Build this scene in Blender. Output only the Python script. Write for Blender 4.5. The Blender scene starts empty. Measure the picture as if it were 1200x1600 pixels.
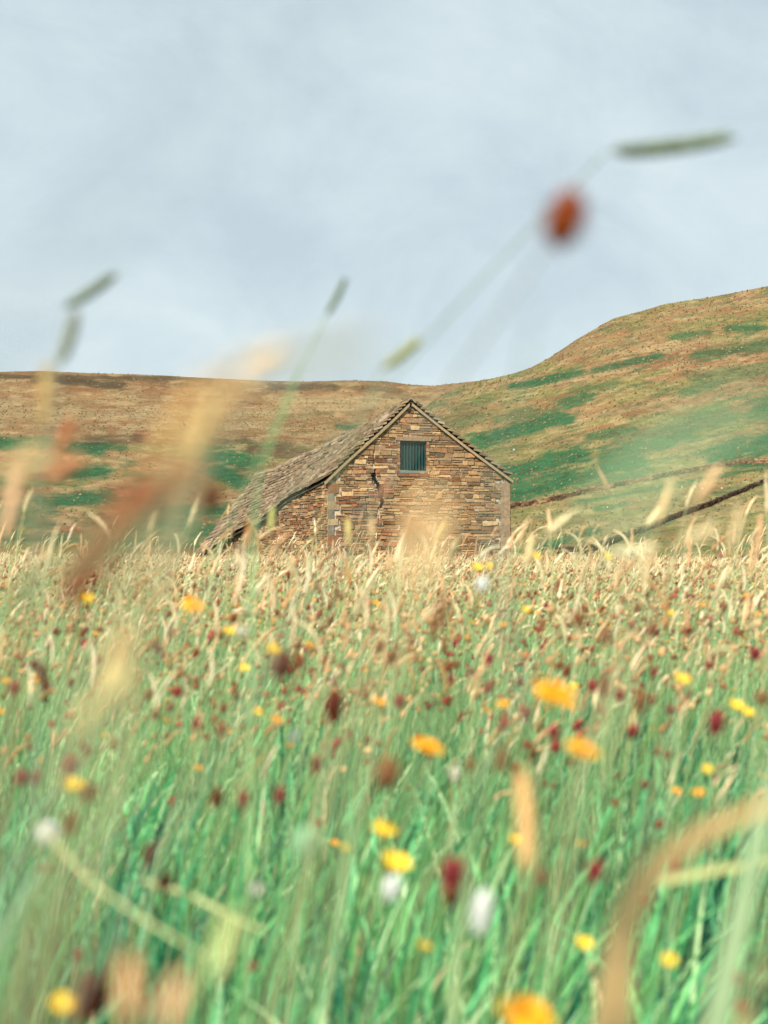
import bpy, math, random
import numpy as np
from mathutils import Vector

random.seed(7)
rng = np.random.default_rng(11)
C = bpy.context.scene
R = math.radians

# ------------------------------------------------------------------ camera
EYE = 0.75          # camera height above the meadow soil
F = 2500.0          # focal length in photograph pixels (1200 x 1600)
CX, HY = 600.0, 858.0
cam_d = bpy.data.cameras.new('camera')
cam = bpy.data.objects.new('camera', cam_d)
C.collection.objects.link(cam)
cam.location = (0, 0, EYE)
cam.rotation_euler = (R(90), 0, 0)
cam_d.sensor_width = 36
cam_d.lens = F / 1600 * 36
cam_d.shift_y = (HY - 800) / 1600
cam_d.clip_start = 0.02
cam_d.clip_end = 9000
cam_d.dof.use_dof = True
cam_d.dof.focus_distance = 42
cam_d.dof.aperture_fstop = 4.7
C.camera = cam
C.render.resolution_x, C.render.resolution_y = 768, 1024
C.view_settings.view_transform = 'Standard'
C.view_settings.look = 'None'
C.view_settings.exposure = 0.80
C.view_settings.gamma = 1
C.cycles.use_denoising = True
C.cycles.max_bounces = 8
C.cycles.diffuse_bounces = 6
C.cycles.transparent_max_bounces = 4

# ------------------------------------------------------------------ sky and sun
SUN_AZ, SUN_EL = 205.0, 42.0       # compass bearing (0 = +Y, clockwise), elevation
w = bpy.data.worlds.new('World'); C.world = w; w.use_nodes = True
nt = w.node_tree; nt.nodes.clear()
out = nt.nodes.new('ShaderNodeOutputWorld')
sky = nt.nodes.new('ShaderNodeTexSky'); sky.sky_type = 'NISHITA'; sky.sun_disc = False
sky.sun_elevation = R(SUN_EL); sky.sun_rotation = R(SUN_AZ)
bg1 = nt.nodes.new('ShaderNodeBackground'); bg1.inputs[1].default_value = 0.1
nt.links.new(sky.outputs[0], bg1.inputs[0])
tc = nt.nodes.new('ShaderNodeTexCoord')
mp = nt.nodes.new('ShaderNodeMapping'); mp.inputs['Scale'].default_value = (1, 1, 1.5)
mp.inputs['Rotation'].default_value = (0.0, R(-12), 0)
nt.links.new(tc.outputs['Generated'], mp.inputs[0])
n1 = nt.nodes.new('ShaderNodeTexNoise'); n1.inputs['Scale'].default_value = 6.5
n1.inputs['Detail'].default_value = 7; n1.inputs['Roughness'].default_value = 0.60
n1.inputs['Distortion'].default_value = 0.35
nt.links.new(mp.outputs[0], n1.inputs['Vector'])
cr = nt.nodes.new('ShaderNodeValToRGB')
e = cr.color_ramp.elements
e[0].position = 0.35; e[0].color = (0.505, 0.60, 0.655, 1)
e[1].position = 0.68; e[1].color = (0.655, 0.755, 0.775, 1)
m_ = cr.color_ramp.elements.new(0.5); m_.color = (0.575, 0.675, 0.715, 1)
nt.links.new(n1.outputs['Fac'], cr.inputs[0])
bg2 = nt.nodes.new('ShaderNodeBackground'); bg2.inputs[1].default_value = 0.635
nt.links.new(cr.outputs[0], bg2.inputs[0])
mx = nt.nodes.new('ShaderNodeMixShader'); mx.inputs[0].default_value = 0.93
nt.links.new(bg1.outputs[0], mx.inputs[1]); nt.links.new(bg2.outputs[0], mx.inputs[2])
nt.links.new(mx.outputs[0], out.inputs[0])

sd = bpy.data.lights.new('sun', 'SUN'); sd.energy = 5.0; sd.angle = R(1.5); sd.color = (1.0, 0.93, 0.81)
sun = bpy.data.objects.new('sun', sd); C.collection.objects.link(sun)
az, el = R(SUN_AZ), R(SUN_EL)
to_sun = Vector((math.sin(az) * math.cos(el), math.cos(az) * math.cos(el), math.sin(el)))
sun.rotation_euler = to_sun.to_track_quat('Z', 'Y').to_euler()
sun.location = (0, 0, 60)


# ------------------------------------------------------------------ helpers
def at(px, py, Y):
    """world point that the photograph shows at (px, py), Y metres away"""
    return np.array([(px - CX) / F * Y, Y, EYE + (HY - py) / F * Y])


def props(o, label=None, cat=None, group=None, kind=None):
    if label: o['label'] = label
    if cat: o['category'] = cat
    if group: o['group'] = group
    if kind: o['kind'] = kind
    return o


def link(o, parent=None):
    C.collection.objects.link(o)
    if parent is not None:
        o.parent = parent
    return o


def empty(name, loc):
    o = bpy.data.objects.new(name, None)
    o.empty_display_size = 0.05
    o.location = loc
    return link(o)


def make_mesh(name, V, Fq, col=None, mats=(), midx=None, smooth=False):
    """V (n,3), Fq (m,k) all faces with k corners, col (n,3) per-vertex colour"""
    V = np.asarray(V, dtype=np.float32); Fq = np.asarray(Fq, dtype=np.int32)
    me = bpy.data.meshes.new(name)
    n, (m, k) = len(V), Fq.shape
    me.vertices.add(n); me.vertices.foreach_set('co', V.ravel())
    me.loops.add(m * k); me.loops.foreach_set('vertex_index', Fq.ravel())
    me.polygons.add(m)
    me.polygons.foreach_set('loop_start', np.arange(0, m * k, k, dtype=np.int32))
    me.polygons.foreach_set('loop_total', np.full(m, k, dtype=np.int32))
    hard = any(mt.name in ('sandstone', 'lime_mortar', 'stone_slate', 'weathered_wood', 'drystone') for mt in mats)
    me.polygons.foreach_set('use_smooth', np.full(m, not hard))
    for mt in mats:
        me.materials.append(mt)
    if midx is not None:
        me.polygons.foreach_set('material_index', np.asarray(midx, dtype=np.int32))
    me.update(calc_edges=True)
    if col is not None:
        a = me.color_attributes.new('Col', 'FLOAT_COLOR', 'POINT')
        c4 = np.ones((n, 4), dtype=np.float32); c4[:, :3] = col
        a.data.foreach_set('color', c4.ravel())
    return me


def mesh_obj(name, V, Fq, col=None, mat=None, parent=None, origin=None, smooth=False):
    V = np.asarray(V, dtype=float)
    if origin is not None:
        V = V - np.asarray(origin)
    o = bpy.data.objects.new(name, make_mesh(name, V, Fq, col, [mat] if mat else (), smooth=smooth))
    if origin is not None and parent is None:
        o.location = origin
    return link(o, parent)


class Geo:
    """collects quads with per-vertex colour"""
    def __init__(s): s.V = []; s.F = []; s.c = []; s.n = 0
    def add(s, V, Fq, col):
        V = np.asarray(V, dtype=float)
        s.V.append(V); s.F.append(np.asarray(Fq) + s.n); s.n += len(V)
        col = np.asarray(col, dtype=float)
        s.c.append(np.broadcast_to(col, (len(V), 3)).copy() if col.ndim == 1 else col)
    def get(s): return np.vstack(s.V), np.vstack(s.F), np.vstack(s.c)
    def obj(s, name, mat, parent=None, origin=None, smooth=False):
        V, Fq, c = s.get()
        return mesh_obj(name, V, Fq, c, mat, parent, origin, smooth)


BOX = np.array([[0, 3, 2, 1], [4, 5, 6, 7], [0, 1, 5, 4], [1, 2, 6, 5], [2, 3, 7, 6], [3, 0, 4, 7]])

_L = rng.random((256, 256))
def vnoise(x, y):
    x = np.asarray(x, float); y = np.asarray(y, float)
    xi = np.floor(x).astype(int); yi = np.floor(y).astype(int)
    fx = x - xi; fy = y - yi
    fx = fx * fx * (3 - 2 * fx); fy = fy * fy * (3 - 2 * fy)
    g = lambda a, b: _L[a % 256, b % 256]
    return (g(xi, yi) * (1 - fx) + g(xi + 1, yi) * fx) * (1 - fy) + (g(xi, yi + 1) * (1 - fx) + g(xi + 1, yi + 1) * fx) * fy
def fbm(x, y, oct=5, rough=0.5):
    t = 0; a = 1; s = 0
    for i in range(oct):
        t = t + a * vnoise(x * 2 ** i + 17.3 * i, y * 2 ** i + 5.1 * i); s += a; a *= rough
    return t / s          # 0..1
def sstep(a, b, x):
    t = np.clip((x - a) / (b - a), 0, 1); return t * t * (3 - 2 * t)


# ------------------------------------------------------------------ materials
def new_mat(name):
    m = bpy.data.materials.new(name); m.use_nodes = True
    m.node_tree.nodes.clear()
    return m, m.node_tree


def attr_mat(name, rough=0.8, noise_scale=None, noise_amt=0.3, bump=0.0, bump_scale=None, translucent=0.0,
             stretch=(1, 1, 1), spec=0.3, blot=None):
    """base colour from the mesh's own colours, broken up with object-space noise"""
    m, t = new_mat(name)
    N = t.nodes.new; Lk = t.links.new
    o = N('ShaderNodeOutputMaterial')
    b = N('ShaderNodeBsdfPrincipled'); b.inputs['Roughness'].default_value = rough
    b.inputs['Specular IOR Level'].default_value = spec
    a = N('ShaderNodeAttribute'); a.attribute_name = 'Col'
    colsock = a.outputs['Color']
    tcn = N('ShaderNodeTexCoord'); mpn = N('ShaderNodeMapping'); mpn.inputs['Scale'].default_value = stretch
    Lk(tcn.outputs['Object'], mpn.inputs[0])
    if noise_scale:
        for sc, am in (noise_scale if isinstance(noise_scale, (list, tuple)) else [(noise_scale, noise_amt)]):
            nz = N('ShaderNodeTexNoise'); nz.inputs['Scale'].default_value = sc
            nz.inputs['Detail'].default_value = 5; nz.inputs['Roughness'].default_value = 0.65
            Lk(mpn.outputs[0], nz.inputs['Vector'])
            mr = N('ShaderNodeMapRange'); mr.inputs[1].default_value = 0.3; mr.inputs[2].default_value = 0.7
            mr.inputs[3].default_value = 1 - am; mr.inputs[4].default_value = 1 + am
            Lk(nz.outputs['Fac'], mr.inputs[0])
            vm = N('ShaderNodeVectorMath'); vm.operation = 'SCALE'
            Lk(colsock, vm.inputs[0]); Lk(mr.outputs[0], vm.inputs['Scale'])
            colsock = vm.outputs[0]
    if blot:
        nz = N('ShaderNodeTexNoise'); nz.inputs['Scale'].default_value = blot[0]; nz.inputs['Detail'].default_value = 6
        nz.inputs['Roughness'].default_value = 0.7
        Lk(mpn.outputs[0], nz.inputs['Vector'])
        mr = N('ShaderNodeMapRange'); mr.inputs[1].default_value = blot[1]; mr.inputs[2].default_value = blot[2]
        Lk(nz.outputs['Fac'], mr.inputs[0])
        mxc = N('ShaderNodeMix'); mxc.data_type = 'RGBA'
        Lk(mr.outputs[0], mxc.inputs[0]); Lk(colsock, mxc.inputs[6]); mxc.inputs[7].default_value = (*blot[3], 1)
        colsock = mxc.outputs[2]
    Lk(colsock, b.inputs['Base Color'])
    if bump:
        nb = N('ShaderNodeTexNoise'); nb.inputs['Scale'].default_value = bump_scale; nb.inputs['Detail'].default_value = 6
        nb.inputs['Roughness'].default_value = 0.65
        Lk(mpn.outputs[0], nb.inputs['Vector'])
        bp = N('ShaderNodeBump'); bp.inputs['Strength'].default_value = 1.0; bp.inputs['Distance'].default_value = bump
        Lk(nb.outputs['Fac'], bp.inputs['Height']); Lk(bp.outputs[0], b.inputs['Normal'])
    if translucent:
        tr = N('ShaderNodeBsdfTranslucent'); Lk(colsock, tr.inputs[0])
        ms = N('ShaderNodeMixShader'); ms.inputs[0].default_value = translucent
        Lk(b.outputs[0], ms.inputs[1]); Lk(tr.outputs[0], ms.inputs[2]); Lk(ms.outputs[0], o.inputs[0])
    else:
        Lk(b.outputs[0], o.inputs[0])
    return m


M_hill = attr_mat('hill_turf', 0.95, [(0.05, .20), (0.35, .30), (1.6, .28)], bump=.9, bump_scale=0.5, stretch=(0.8, 0.5, 1.5), spec=0.1,
                  blot=(0.30, 0.60, 0.74, (0.17, 0.10, 0.045)))
M_ground = attr_mat('meadow_soil', 0.95, [(2.0, .4), (14, .3)], bump=0.03, bump_scale=20, spec=0.1)
M_stone = attr_mat('sandstone', 0.9, [(9, .30), (40, .22)], bump=0.010, bump_scale=30, spec=0.2,
                   blot=(5.0, 0.56, 0.75, (0.20, 0.15, 0.09)))
M_mortar = attr_mat('lime_mortar', 0.95, [(6, .45), (40, .2)], bump=0.02, bump_scale=30, spec=0.1,
                    blot=(5.0, 0.47, 0.58, (0.11, 0.065, 0.035)))
M_slate = attr_mat('stone_slate', 0.85, [(1.2, .25), (30, .18)], bump=0.006, bump_scale=25, spec=0.25,
                   blot=(2.0, 0.56, 0.66, (0.32, 0.29, 0.16)))
M_wood = attr_mat('weathered_wood', 0.8, [(30, .25)], bump=0.004, bump_scale=40, stretch=(1, 1, .2))
M_drystone = attr_mat('drystone', 0.95, [(1.5, .35)], bump=0.06, bump_scale=4, spec=0.1)
M_leaf = attr_mat('grass_leaf', 0.5, translucent=0.5, spec=0.3)
M_straw = attr_mat('straw', 0.7, translucent=0.25, spec=0.25)
M_petal = attr_mat('petal', 0.6, translucent=0.3, spec=0.2)
M_seed = attr_mat('seed_head', 0.8, translucent=0.1, spec=0.15)

# ------------------------------------------------------------------ meadow ground
def ground_z(x, y):
    x = np.asarray(x, float); y = np.asarray(y, float)
    z = 0.10 * (fbm(x / 7 + 40, y / 7 + 40, 3) - 0.5) * sstep(3, 12, y)
    z = z + 0.10 * sstep(0, -14, x) * sstep(12, 45, y) * (1 - sstep(56, 64, y))
    z = z - 2.2 * sstep(57, 72, y)
    z = z - 0.15 * sstep(2, 14, x) * sstep(25, 55, y)
    return z


def build_ground():
    xs = np.concatenate([-np.geomspace(6000, 60, 30), np.linspace(-55, 55, 112), np.geomspace(60, 6000, 30)])
    ys = np.concatenate([np.linspace(-40, -2, 12), np.linspace(-1, 90, 130), np.geomspace(95, 6500, 40)])
    X, Y = np.meshgrid(xs, ys)
    Z = ground_z(X, Y)
    V = np.stack([X.ravel(), Y.ravel(), Z.ravel()], 1)
    nx, ny = len(xs), len(ys)
    i = np.arange(nx - 1); j = np.arange(ny - 1)
    I, J = np.meshgrid(i, j); b = (J * nx + I).ravel()
    Fq = np.stack([b, b + 1, b + nx + 1, b + nx], 1)
    near = np.array([0.03, 0.11, 0.075]); far = np.array([0.16, 0.20, 0.075])
    k = sstep(30, 90, Y).ravel()[:, None]
    props(mesh_obj('ground', V, Fq, near * (1 - k) + far * .7 * k, M_ground, smooth=True), kind='structure')
build_ground()

# ------------------------------------------------------------------ hills
SK_MOOR = np.array([(-900, 560), (-300, 572), (0, 581), (60, 579.5), (150, 583), (250, 586), (330, 591), (400, 594), (480, 596),
                    (540, 594.5), (600, 596), (640, 601), (680, 603), (700, 600), (745, 595), (800, 594), (1000, 600), (2200, 620)], float)
SK_HILL = np.array([(560, 850), (600, 800), (632, 715), (655, 652), (672, 630), (690, 618), (715, 606), (745, 596), (775, 590), (800, 584), (830, 574), (860, 558),
                    (900, 531), (940, 508), (958, 498), (972, 494), (1000, 487), (1040, 475), (1100, 466), (1150, 457),
                    (1200, 447), (1400, 415), (1700, 395), (2200, 380)], float)


def hill_surface(kind, u, t):
    """world point of a hill at azimuth u (px scale) and profile parameter t (0 foot, 1 crest, >1 behind)"""
    u = np.asarray(u, float); t = np.asarray(t, float)
    if kind == 'moor':
        E = HY - np.interp(u, SK_MOOR[:, 0], SK_MOOR[:, 1]); Y0, Y1 = 260.0, 1500.0
        prof = np.interp(t, [0, .12, .30, .45, .72, .86, .96, 1.0], [-0.05, .28, .60, .70, .80, .87, .985, 1.0])
        amp = 5.0
    else:
        E = HY - np.interp(u, SK_HILL[:, 0], SK_HILL[:, 1]); Y0, Y1 = 240.0, 820.0
        prof = np.interp(t, [0, .1, .3, .6, .85, 1.0], [-0.03, .10, .36, .72, .93, 1.0])
        amp = 3.0
    tc_ = np.minimum(t, 1)
    Y = Y0 + (Y1 - Y0) * t
    e = E * prof
    X = (u - CX) / F * Y
    z = EYE + e * (Y0 + (Y1 - Y0) * tc_) / F
    w_ = np.clip(tc_ * 6, 0, 1) * np.clip((1.0 - tc_) * 6, 0.10, 1)
    z = z + amp * w_ * ((fbm(X / 90 + 9, Y / 120 + 3, 4) - .5) * 2)
    z = z + 0.9 * w_ * (fbm(X / 11 + 5, Y / 16 + 1, 4, .6) - .5) * 2
    z = np.where(t > 1, z - (t - 1) * (Y1 - Y0) * 0.32 - 40 * (t - 1) ** 2, z)
    z = z - 9.0 * (1 - sstep(0, .035, t))      # the foot dips under the meadow ground
    return np.stack([X, Y, z], -1)


def streak(U, P, lst, wob):
    """soft elongated patches (x0,y0,x1,y1,halfthickness,strength) with ragged edges"""
    m = np.zeros_like(U)
    for x0, y0, x1, y1, h, s in lst:
        dx, dy = x1 - x0, y1 - y0; L2 = dx * dx + dy * dy
        tt = np.clip(((U - x0) * dx + (P - y0) * dy) / L2, 0, 1)
        d = np.hypot((U - x0 - tt * dx) * .55, P - y0 - tt * dy)
        m = np.maximum(m, s * (1 - sstep(0.5, 1.5, d / h + wob)))
    return m


G_HILL = [(803, 604, 906, 581, 6, 1), (929, 579, 1032, 555, 5, .9), (1050, 527, 1107, 520, 4, .8), (1140, 513, 1190, 511, 5, .9),
          (1097, 556, 1205, 537, 8, .8), (750, 690, 873, 652, 14, 1), (885, 634, 915, 619, 9, .9), (715, 640, 760, 625, 7, .5),
          (790, 742, 900, 712, 14, 1), (800, 775, 995, 723, 12, 1), (800, 765, 900, 745, 14, .9), (925, 684, 985, 672, 8, .8), (1125, 712, 1215, 688, 16, 1),
          (1075, 612, 1110, 600, 9, .7), (957, 712, 1065, 680, 14, .9), (1000, 690, 1120, 650, 16, .7), (827, 862, 925, 830, 6, .9),
          (935, 795, 975, 788, 4, .8), (1155, 728, 1215, 724, 6, .9), (780, 655, 830, 642, 8, .6), (905, 785, 1200, 730, 3, .8),
          (700, 665, 745, 650, 12, .6), (1100, 590, 1220, 575, 12, .6), (1210, 640, 1500, 600, 25, .8), (1250, 540, 1500, 500, 15, .8),
          (940, 758, 1010, 735, 8, .8), (1010, 870, 1180, 850, 5, .4), (900, 610, 960, 600, 6, .5), (1120, 770, 1200, 755, 6, .5)]
G_MOOR = [(-60, 690, 85, 693, 10, 1), (115, 698, 160, 696, 8, 1), (110, 705, 155, 703, 6, 1), (175, 696, 190, 700, 5, .7), (50, 727, 92, 724, 6, .9),
          (105, 738, 160, 735, 9, 1), (70, 783, 170, 777, 10, 1), (185, 782, 205, 780, 6, .9), (20, 800, 70, 798, 12, .8),
          (318, 708, 385, 722, 14, 1), (345, 735, 372, 752, 14, 1), (270, 797, 345, 800, 10, 1), (260, 815, 330, 830, 14, .9),
          (-80, 800, 60, 815, 14, .8), (150, 815, 260, 825, 14, .7), (-60, 745, 30, 757, 7, .7), (200, 740, 260, 745, 6, .5),
          (530, 666, 560, 668, 4, .9), (360, 690, 480, 700, 6, .4), (440, 650, 520, 645, 3, .3), (-300, 700, -120, 720, 20, .8),
          (0, 840, 300, 850, 10, .8), (400, 775, 420, 760, 8, .8)]
D_MOOR = [(-200, 586, 330, 592, 3, .9), (60, 590, 185, 603, 7, 1), (200, 592, 260, 596, 3, .6), (430, 603, 520, 604, 6, .9), (560, 606, 620, 610, 5, .6), (-300, 585, -100, 590, 8, .8),
          (400, 700, 470, 712, 9, .8), (330, 690, 380, 688, 5, .6), (140, 687, 215, 686, 6, .7), (600, 617, 660, 622, 4, .4), (250, 602, 330, 600, 3, .5)]
L_MOOR = [(150, 650, 480, 640, 8, .7), (440, 628, 640, 630, 12, .8), (200, 668, 420, 665, 4, .6), (0, 640, 200, 650, 8, .4)]
L_HILL = [(790, 612, 1000, 575, 3, .6), (1000, 545, 1200, 525, 4, .5), (860, 668, 1100, 610, 4, .4), (700, 626, 790, 600, 4, .5),
          (1090, 790, 1200, 770, 10, .4), (900, 830, 1200, 790, 10, .5)]


def build_hill(name, kind, u0, u1, nu, nt_):
    u = np.linspace(u0, u1, nu)
    t = np.concatenate([np.linspace(0, .05, 12)[:-1], np.linspace(.05, 1, nt_), 1 + np.linspace(0.02, 0.8, 20)])
    U, T = np.meshgrid(u, t)
    V = hill_surface(kind, U, T).reshape(-1, 3)
    n1_, n2_ = len(u), len(t)
    I, J = np.meshgrid(np.arange(n1_ - 1), np.arange(n2_ - 1)); b = (J * n1_ + I).ravel()
    Fq = np.stack([b, b + 1, b + n1_ + 1, b + n1_], 1)
    Uf = CX + V[:, 0] / V[:, 1] * F; P = HY - (V[:, 2] - EYE) / V[:, 1] * F
    slant = P + (Uf - 600) * (0.24 if kind == 'hill' else 0.0)
    wob = (fbm(Uf / 26, slant / 5, 5, .65) - .5) * 1.9
    n_big = fbm(Uf / 90 + 3, slant / 14 + 2, 4, .6); n_mid = fbm(Uf / 22 + 7, slant / 5 + 2, 4, .6)
    n_rust = fbm(Uf / 60 + 31, slant / 16 + 12, 4, .6)
    brown = np.array([0.300, 0.185, 0.085]); rust = np.array([0.255, 0.115, 0.055]); straw = np.array([0.43, 0.325, 0.165])
    green = np.array([0.026, 0.120, 0.048]); olive = np.array([0.215, 0.205, 0.070]); dark = np.array([0.075, 0.055, 0.030])
    c = brown * np.ones((len(V), 1))
    mix = lambda c, k, q: c * (1 - k[:, None]) + q * k[:, None]
    if kind == 'hill':
        c = mix(c, .80 * sstep(.42, .62, n_big) + 0 * P, olive)
        c = mix(c, .9 * sstep(610, 780, P) * sstep(.30, .55, n_mid), olive)
        c = mix(c, .6 * sstep(.5, .7, n_rust) * (1 - sstep(640, 740, P)), rust)
        c = mix(c, .45 * sstep(.50, .68, n_mid), straw)
        g = streak(Uf, P, G_HILL, wob); l = streak(Uf, P, L_HILL, wob); d = 0 * g
        g = np.maximum(g, .55 * sstep(.56, .72, fbm(Uf / 45 + 50, slant / 6 + 9, 4, .6)))
    else:
        c = mix(c, .6 * sstep(.45, .65, n_rust), rust)
        c = mix(c, .75 * sstep(660, 700, P) * sstep(.40, .60, n_big), olive)
        c = mix(c, .6 * sstep(.46, .64, n_mid), straw)
        g = streak(Uf, P, G_MOOR, wob); l = streak(Uf, P, L_MOOR, wob); d = streak(Uf, P, D_MOOR, wob * 1.3)
        g = np.maximum(g, .6 * sstep(.58, .70, fbm(Uf / 40 + 50, P / 7 + 9, 4, .6)) * sstep(670, 700, P))
    c = mix(c, l * .8, straw); c = mix(c, g * .95, green); c = mix(c, d * .9, dark); c = c * (.62 if kind == 'hill' else .55)
    props(mesh_obj(name, V, Fq, c, M_hill, smooth=True), kind='structure')
build_hill('moorland_hill', 'moor', -1800, 2600, 1250, 340)
build_hill('grassy_hill', 'hill', 560, 2200, 700, 420)


def on_hill(kind, px, py):
    ts = np.linspace(0.03, 1, 1200)
    P = hill_surface(kind, np.full(1200, px, float), ts)
    y = HY - (P[:, 2] - EYE) / P[:, 1] * F
    k = np.argmax(y <= py)
    return P[k]


def stone_box(g, c0, ax, up, dp, wd, ht, th, col, jit=0.12):
    """one rough block: c0 = lower-left-back corner, ax/up/dp unit vectors"""
    j = lambda: (rng.random(3) - .5) * 2 * jit * min(wd, ht)
    P = []
    for d in (0, th):
        for (a, b) in ((0, 0), (wd, 0), (wd, ht), (0, ht)):
            k = 0.0 if d == 0 else 0.004
            aa = a + (k if a == 0 else -k); bb = b + (k if b == 0 else -k)
            q = j()
            P.append(c0 + ax * (aa + q[0]) + up * (bb + q[1]) + dp * d)
    g.add(P, BOX, col)


def tussocks(name, kind, n, u0, u1, label):
    U = u0 + (u1 - u0) * rng.random(n); T = .05 + .96 * rng.random(n) ** .9
    P = hill_surface(kind, U, T)
    sz = (.25 + .50 * rng.random(n) ** 1.5) * (P[:, 1] / 520) ** .6
    base = np.array([.13, .105, .045]); tone = np.array([[.16, .12, .05], [.085, .085, .035], [.22, .165, .08], [.06, .10, .04], [.11, .065, .03]])
    c = tone[rng.integers(0, 5, n)] * (.6 + .5 * rng.random((n, 1)))
    K = 5; a = (np.arange(K) / K * 2 * np.pi)[None] + rng.random((n, 1)) * 6
    r_ = sz[:, None] * (.6 + .6 * rng.random((n, K)))
    ring = np.stack([P[:, 0:1] + np.cos(a) * r_, P[:, 1:2] + np.sin(a) * r_, P[:, 2:3] - .25 + 0 * a], 2)
    top = P[:, None, :] + np.stack([.25 * sz, 0 * sz, sz * .75], 1)[:, None, :]
    V = np.concatenate([ring, top + .05, top - .02], 1)
    b = (np.arange(n) * (K + 2))[:, None]; k = np.arange(K)[None]
    Fq = np.stack([b + k, b + (k + 1) % K, b + K + 0 * k, b + K + 1 + 0 * k], 2).reshape(-1, 4)
    o = mesh_obj(name, V.reshape(-1, 3), Fq, np.repeat(c[:, None], K + 2, 1).reshape(-1, 3), M_ground)
    props(o, label, 'grass tussocks', kind='stuff')
tussocks('hill_tussocks', 'hill', 16000, 640, 1700, 'rough dark and tawny grass tussocks speckling the green hillside')
tussocks('moor_tussocks', 'moor', 15000, -500, 900, 'rough dark and tawny heather tufts speckling the far moor')


def path_wall(name, pts, height, thick, stone_w, courses, palette, label, cat='wall'):
    """dry stone wall following a polyline on the ground; rough coursed blocks and upright cope stones"""
    pts = [Vector(p) for p in pts]
    g = Geo(); o0 = np.array(pts[0])
    seg = [(a, b) for a, b in zip(pts, pts[1:])]
    upv = np.array([0, 0, 1.0])
    for a, b in seg:
        L = (b - a).length; d = np.array((b - a) / L)
        hd = np.array([d[0], d[1], 0]); hd /= np.linalg.norm(hd); nrm = np.array([hd[1], -hd[0], 0])
        n = max(1, int(L / stone_w))
        for i in range(n):
            for c in range(courses):
                w_ = L / n; h = height / courses
                base = np.array(a) + d * (i * w_ + (0.4 * w_ if c % 2 else 0)) + upv * (c * h - 0.1) - nrm * thick / 2
                col = palette[rng.integers(len(palette))] * (0.7 + .6 * rng.random())
                stone_box(g, base, d, upv, nrm, w_ * (1.1), h * 1.12, thick * (0.85 + .3 * rng.random()), col, .16)
            base = np.array(a) + d * (i * w_) + upv * (height - .12) - nrm * thick * .4
            col = palette[rng.integers(len(palette))] * (0.75 + .6 * rng.random())
            stone_box(g, base, d, upv, nrm, w_ * .8, height * (.10 + .22 * rng.random()), thick * .8, col, .2)
    o = g.obj(name, M_drystone, origin=o0)
    props(o, label, cat)
    return o


pal_far = .75 * np.array([[.20, .11, .065], [.26, .15, .09], [.15, .085, .055], [.30, .19, .11]])
pal_dark = .7 * np.array([[.085, .055, .04], [.13, .08, .055], [.06, .04, .03], [.16, .11, .07]])
def hill_path(knots, n):
    k = np.array(knots, float); xs = np.linspace(k[0, 0], k[-1, 0], n)
    ys = np.interp(xs, k[:, 0], k[:, 1]) + (fbm(xs / 25, xs * 0 + 4, 3) - .5) * 2.0
    return [on_hill('hill', x, y + 1) for x, y in zip(xs, ys)]
path_wall('drystone_wall', hill_path([(770, 799), (850, 785), (950, 763), (1040, 745), (1110, 731), (1150, 724), (1200, 722), (1320, 722), (1500, 700)], 60),
          1.05, .6, .7, 3, pal_far, 'long brown dry stone wall climbing the green hillside, the upper of the two right of the barn')
path_wall('drystone_wall', hill_path([(868, 882), (885, 875), (930, 859), (1000, 832), (1060, 808), (1110, 789), (1160, 768), (1200, 752), (1300, 735)], 50),
          .95, .6, .6, 3, pal_dark, 'dark dry stone wall running diagonally below the upper hillside wall to the meadow edge')
path_wall('field_wall', [(X, 62 + .02 * X, -2.0) for X in np.linspace(7.2, 16, 14)], 2.12, .5, .32, 14,
          .7 * np.array([[.30, .22, .14], [.22, .16, .11], [.38, .29, .19], [.16, .12, .09]]),
          'low grey-brown stone wall at the far edge of the meadow, just showing over the grass right of the barn')

# pale boulders scattered over the hillside
boulder_me = []
for v in range(4):
    n = 26
    ph = np.arccos(1 - 2 * (np.arange(6) + .5) / 6); rows = []
    for a in ph:
        for k in range(8):
            b = k / 8 * 2 * np.pi
            r = .75 + .5 * rng.random()
            rows.append((np.sin(a) * np.cos(b) * r * .5, np.sin(a) * np.sin(b) * r * .4, np.cos(a) * r * .3 + .15))
    Fq = [[i * 8 + k, i * 8 + (k + 1) % 8, (i + 1) * 8 + (k + 1) % 8, (i + 1) * 8 + k] for i in range(5) for k in range(8)]
    Fq += [[0, 1, 2, 3], [0, 3, 4, 7], [4, 5, 6, 7], [40, 43, 42, 41], [40, 47, 44, 43], [44, 47, 46, 45]]
    boulder_me.append(make_mesh('boulder', rows, Fq, np.full((48, 3), .62) * np.array([1, .97, .9]), [M_drystone]))
spots = [(803, 704, 1.3), (955, 768, .9), (949, 793, .8), (1066, 762, .8), (1086, 762, 1.0), (1098, 764, .9), (1072, 776, .6), (1128, 764, .9), (1140, 759, .6), (970, 694, .6)]
for i, (px, py, s) in enumerate(spots):
    P = on_hill('hill', px, py)
    o = bpy.data.objects.new('boulder', boulder_me[i % 4]); link(o)
    o.location = P; s *= P[1] / 640; o.scale = (s, s, s * 1.1); o.rotation_euler = (0, 0, rng.random() * 6)
    if i == 0:
        props(o, 'largest pale boulder on the green slope just right of the barn roof', 'boulder', 'pale boulders scattered on the hillside')
    else:
        props(o, 'small pale boulder lying on the grassy hillside right of the barn', 'boulder', 'pale boulders scattered on the hillside')

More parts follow.
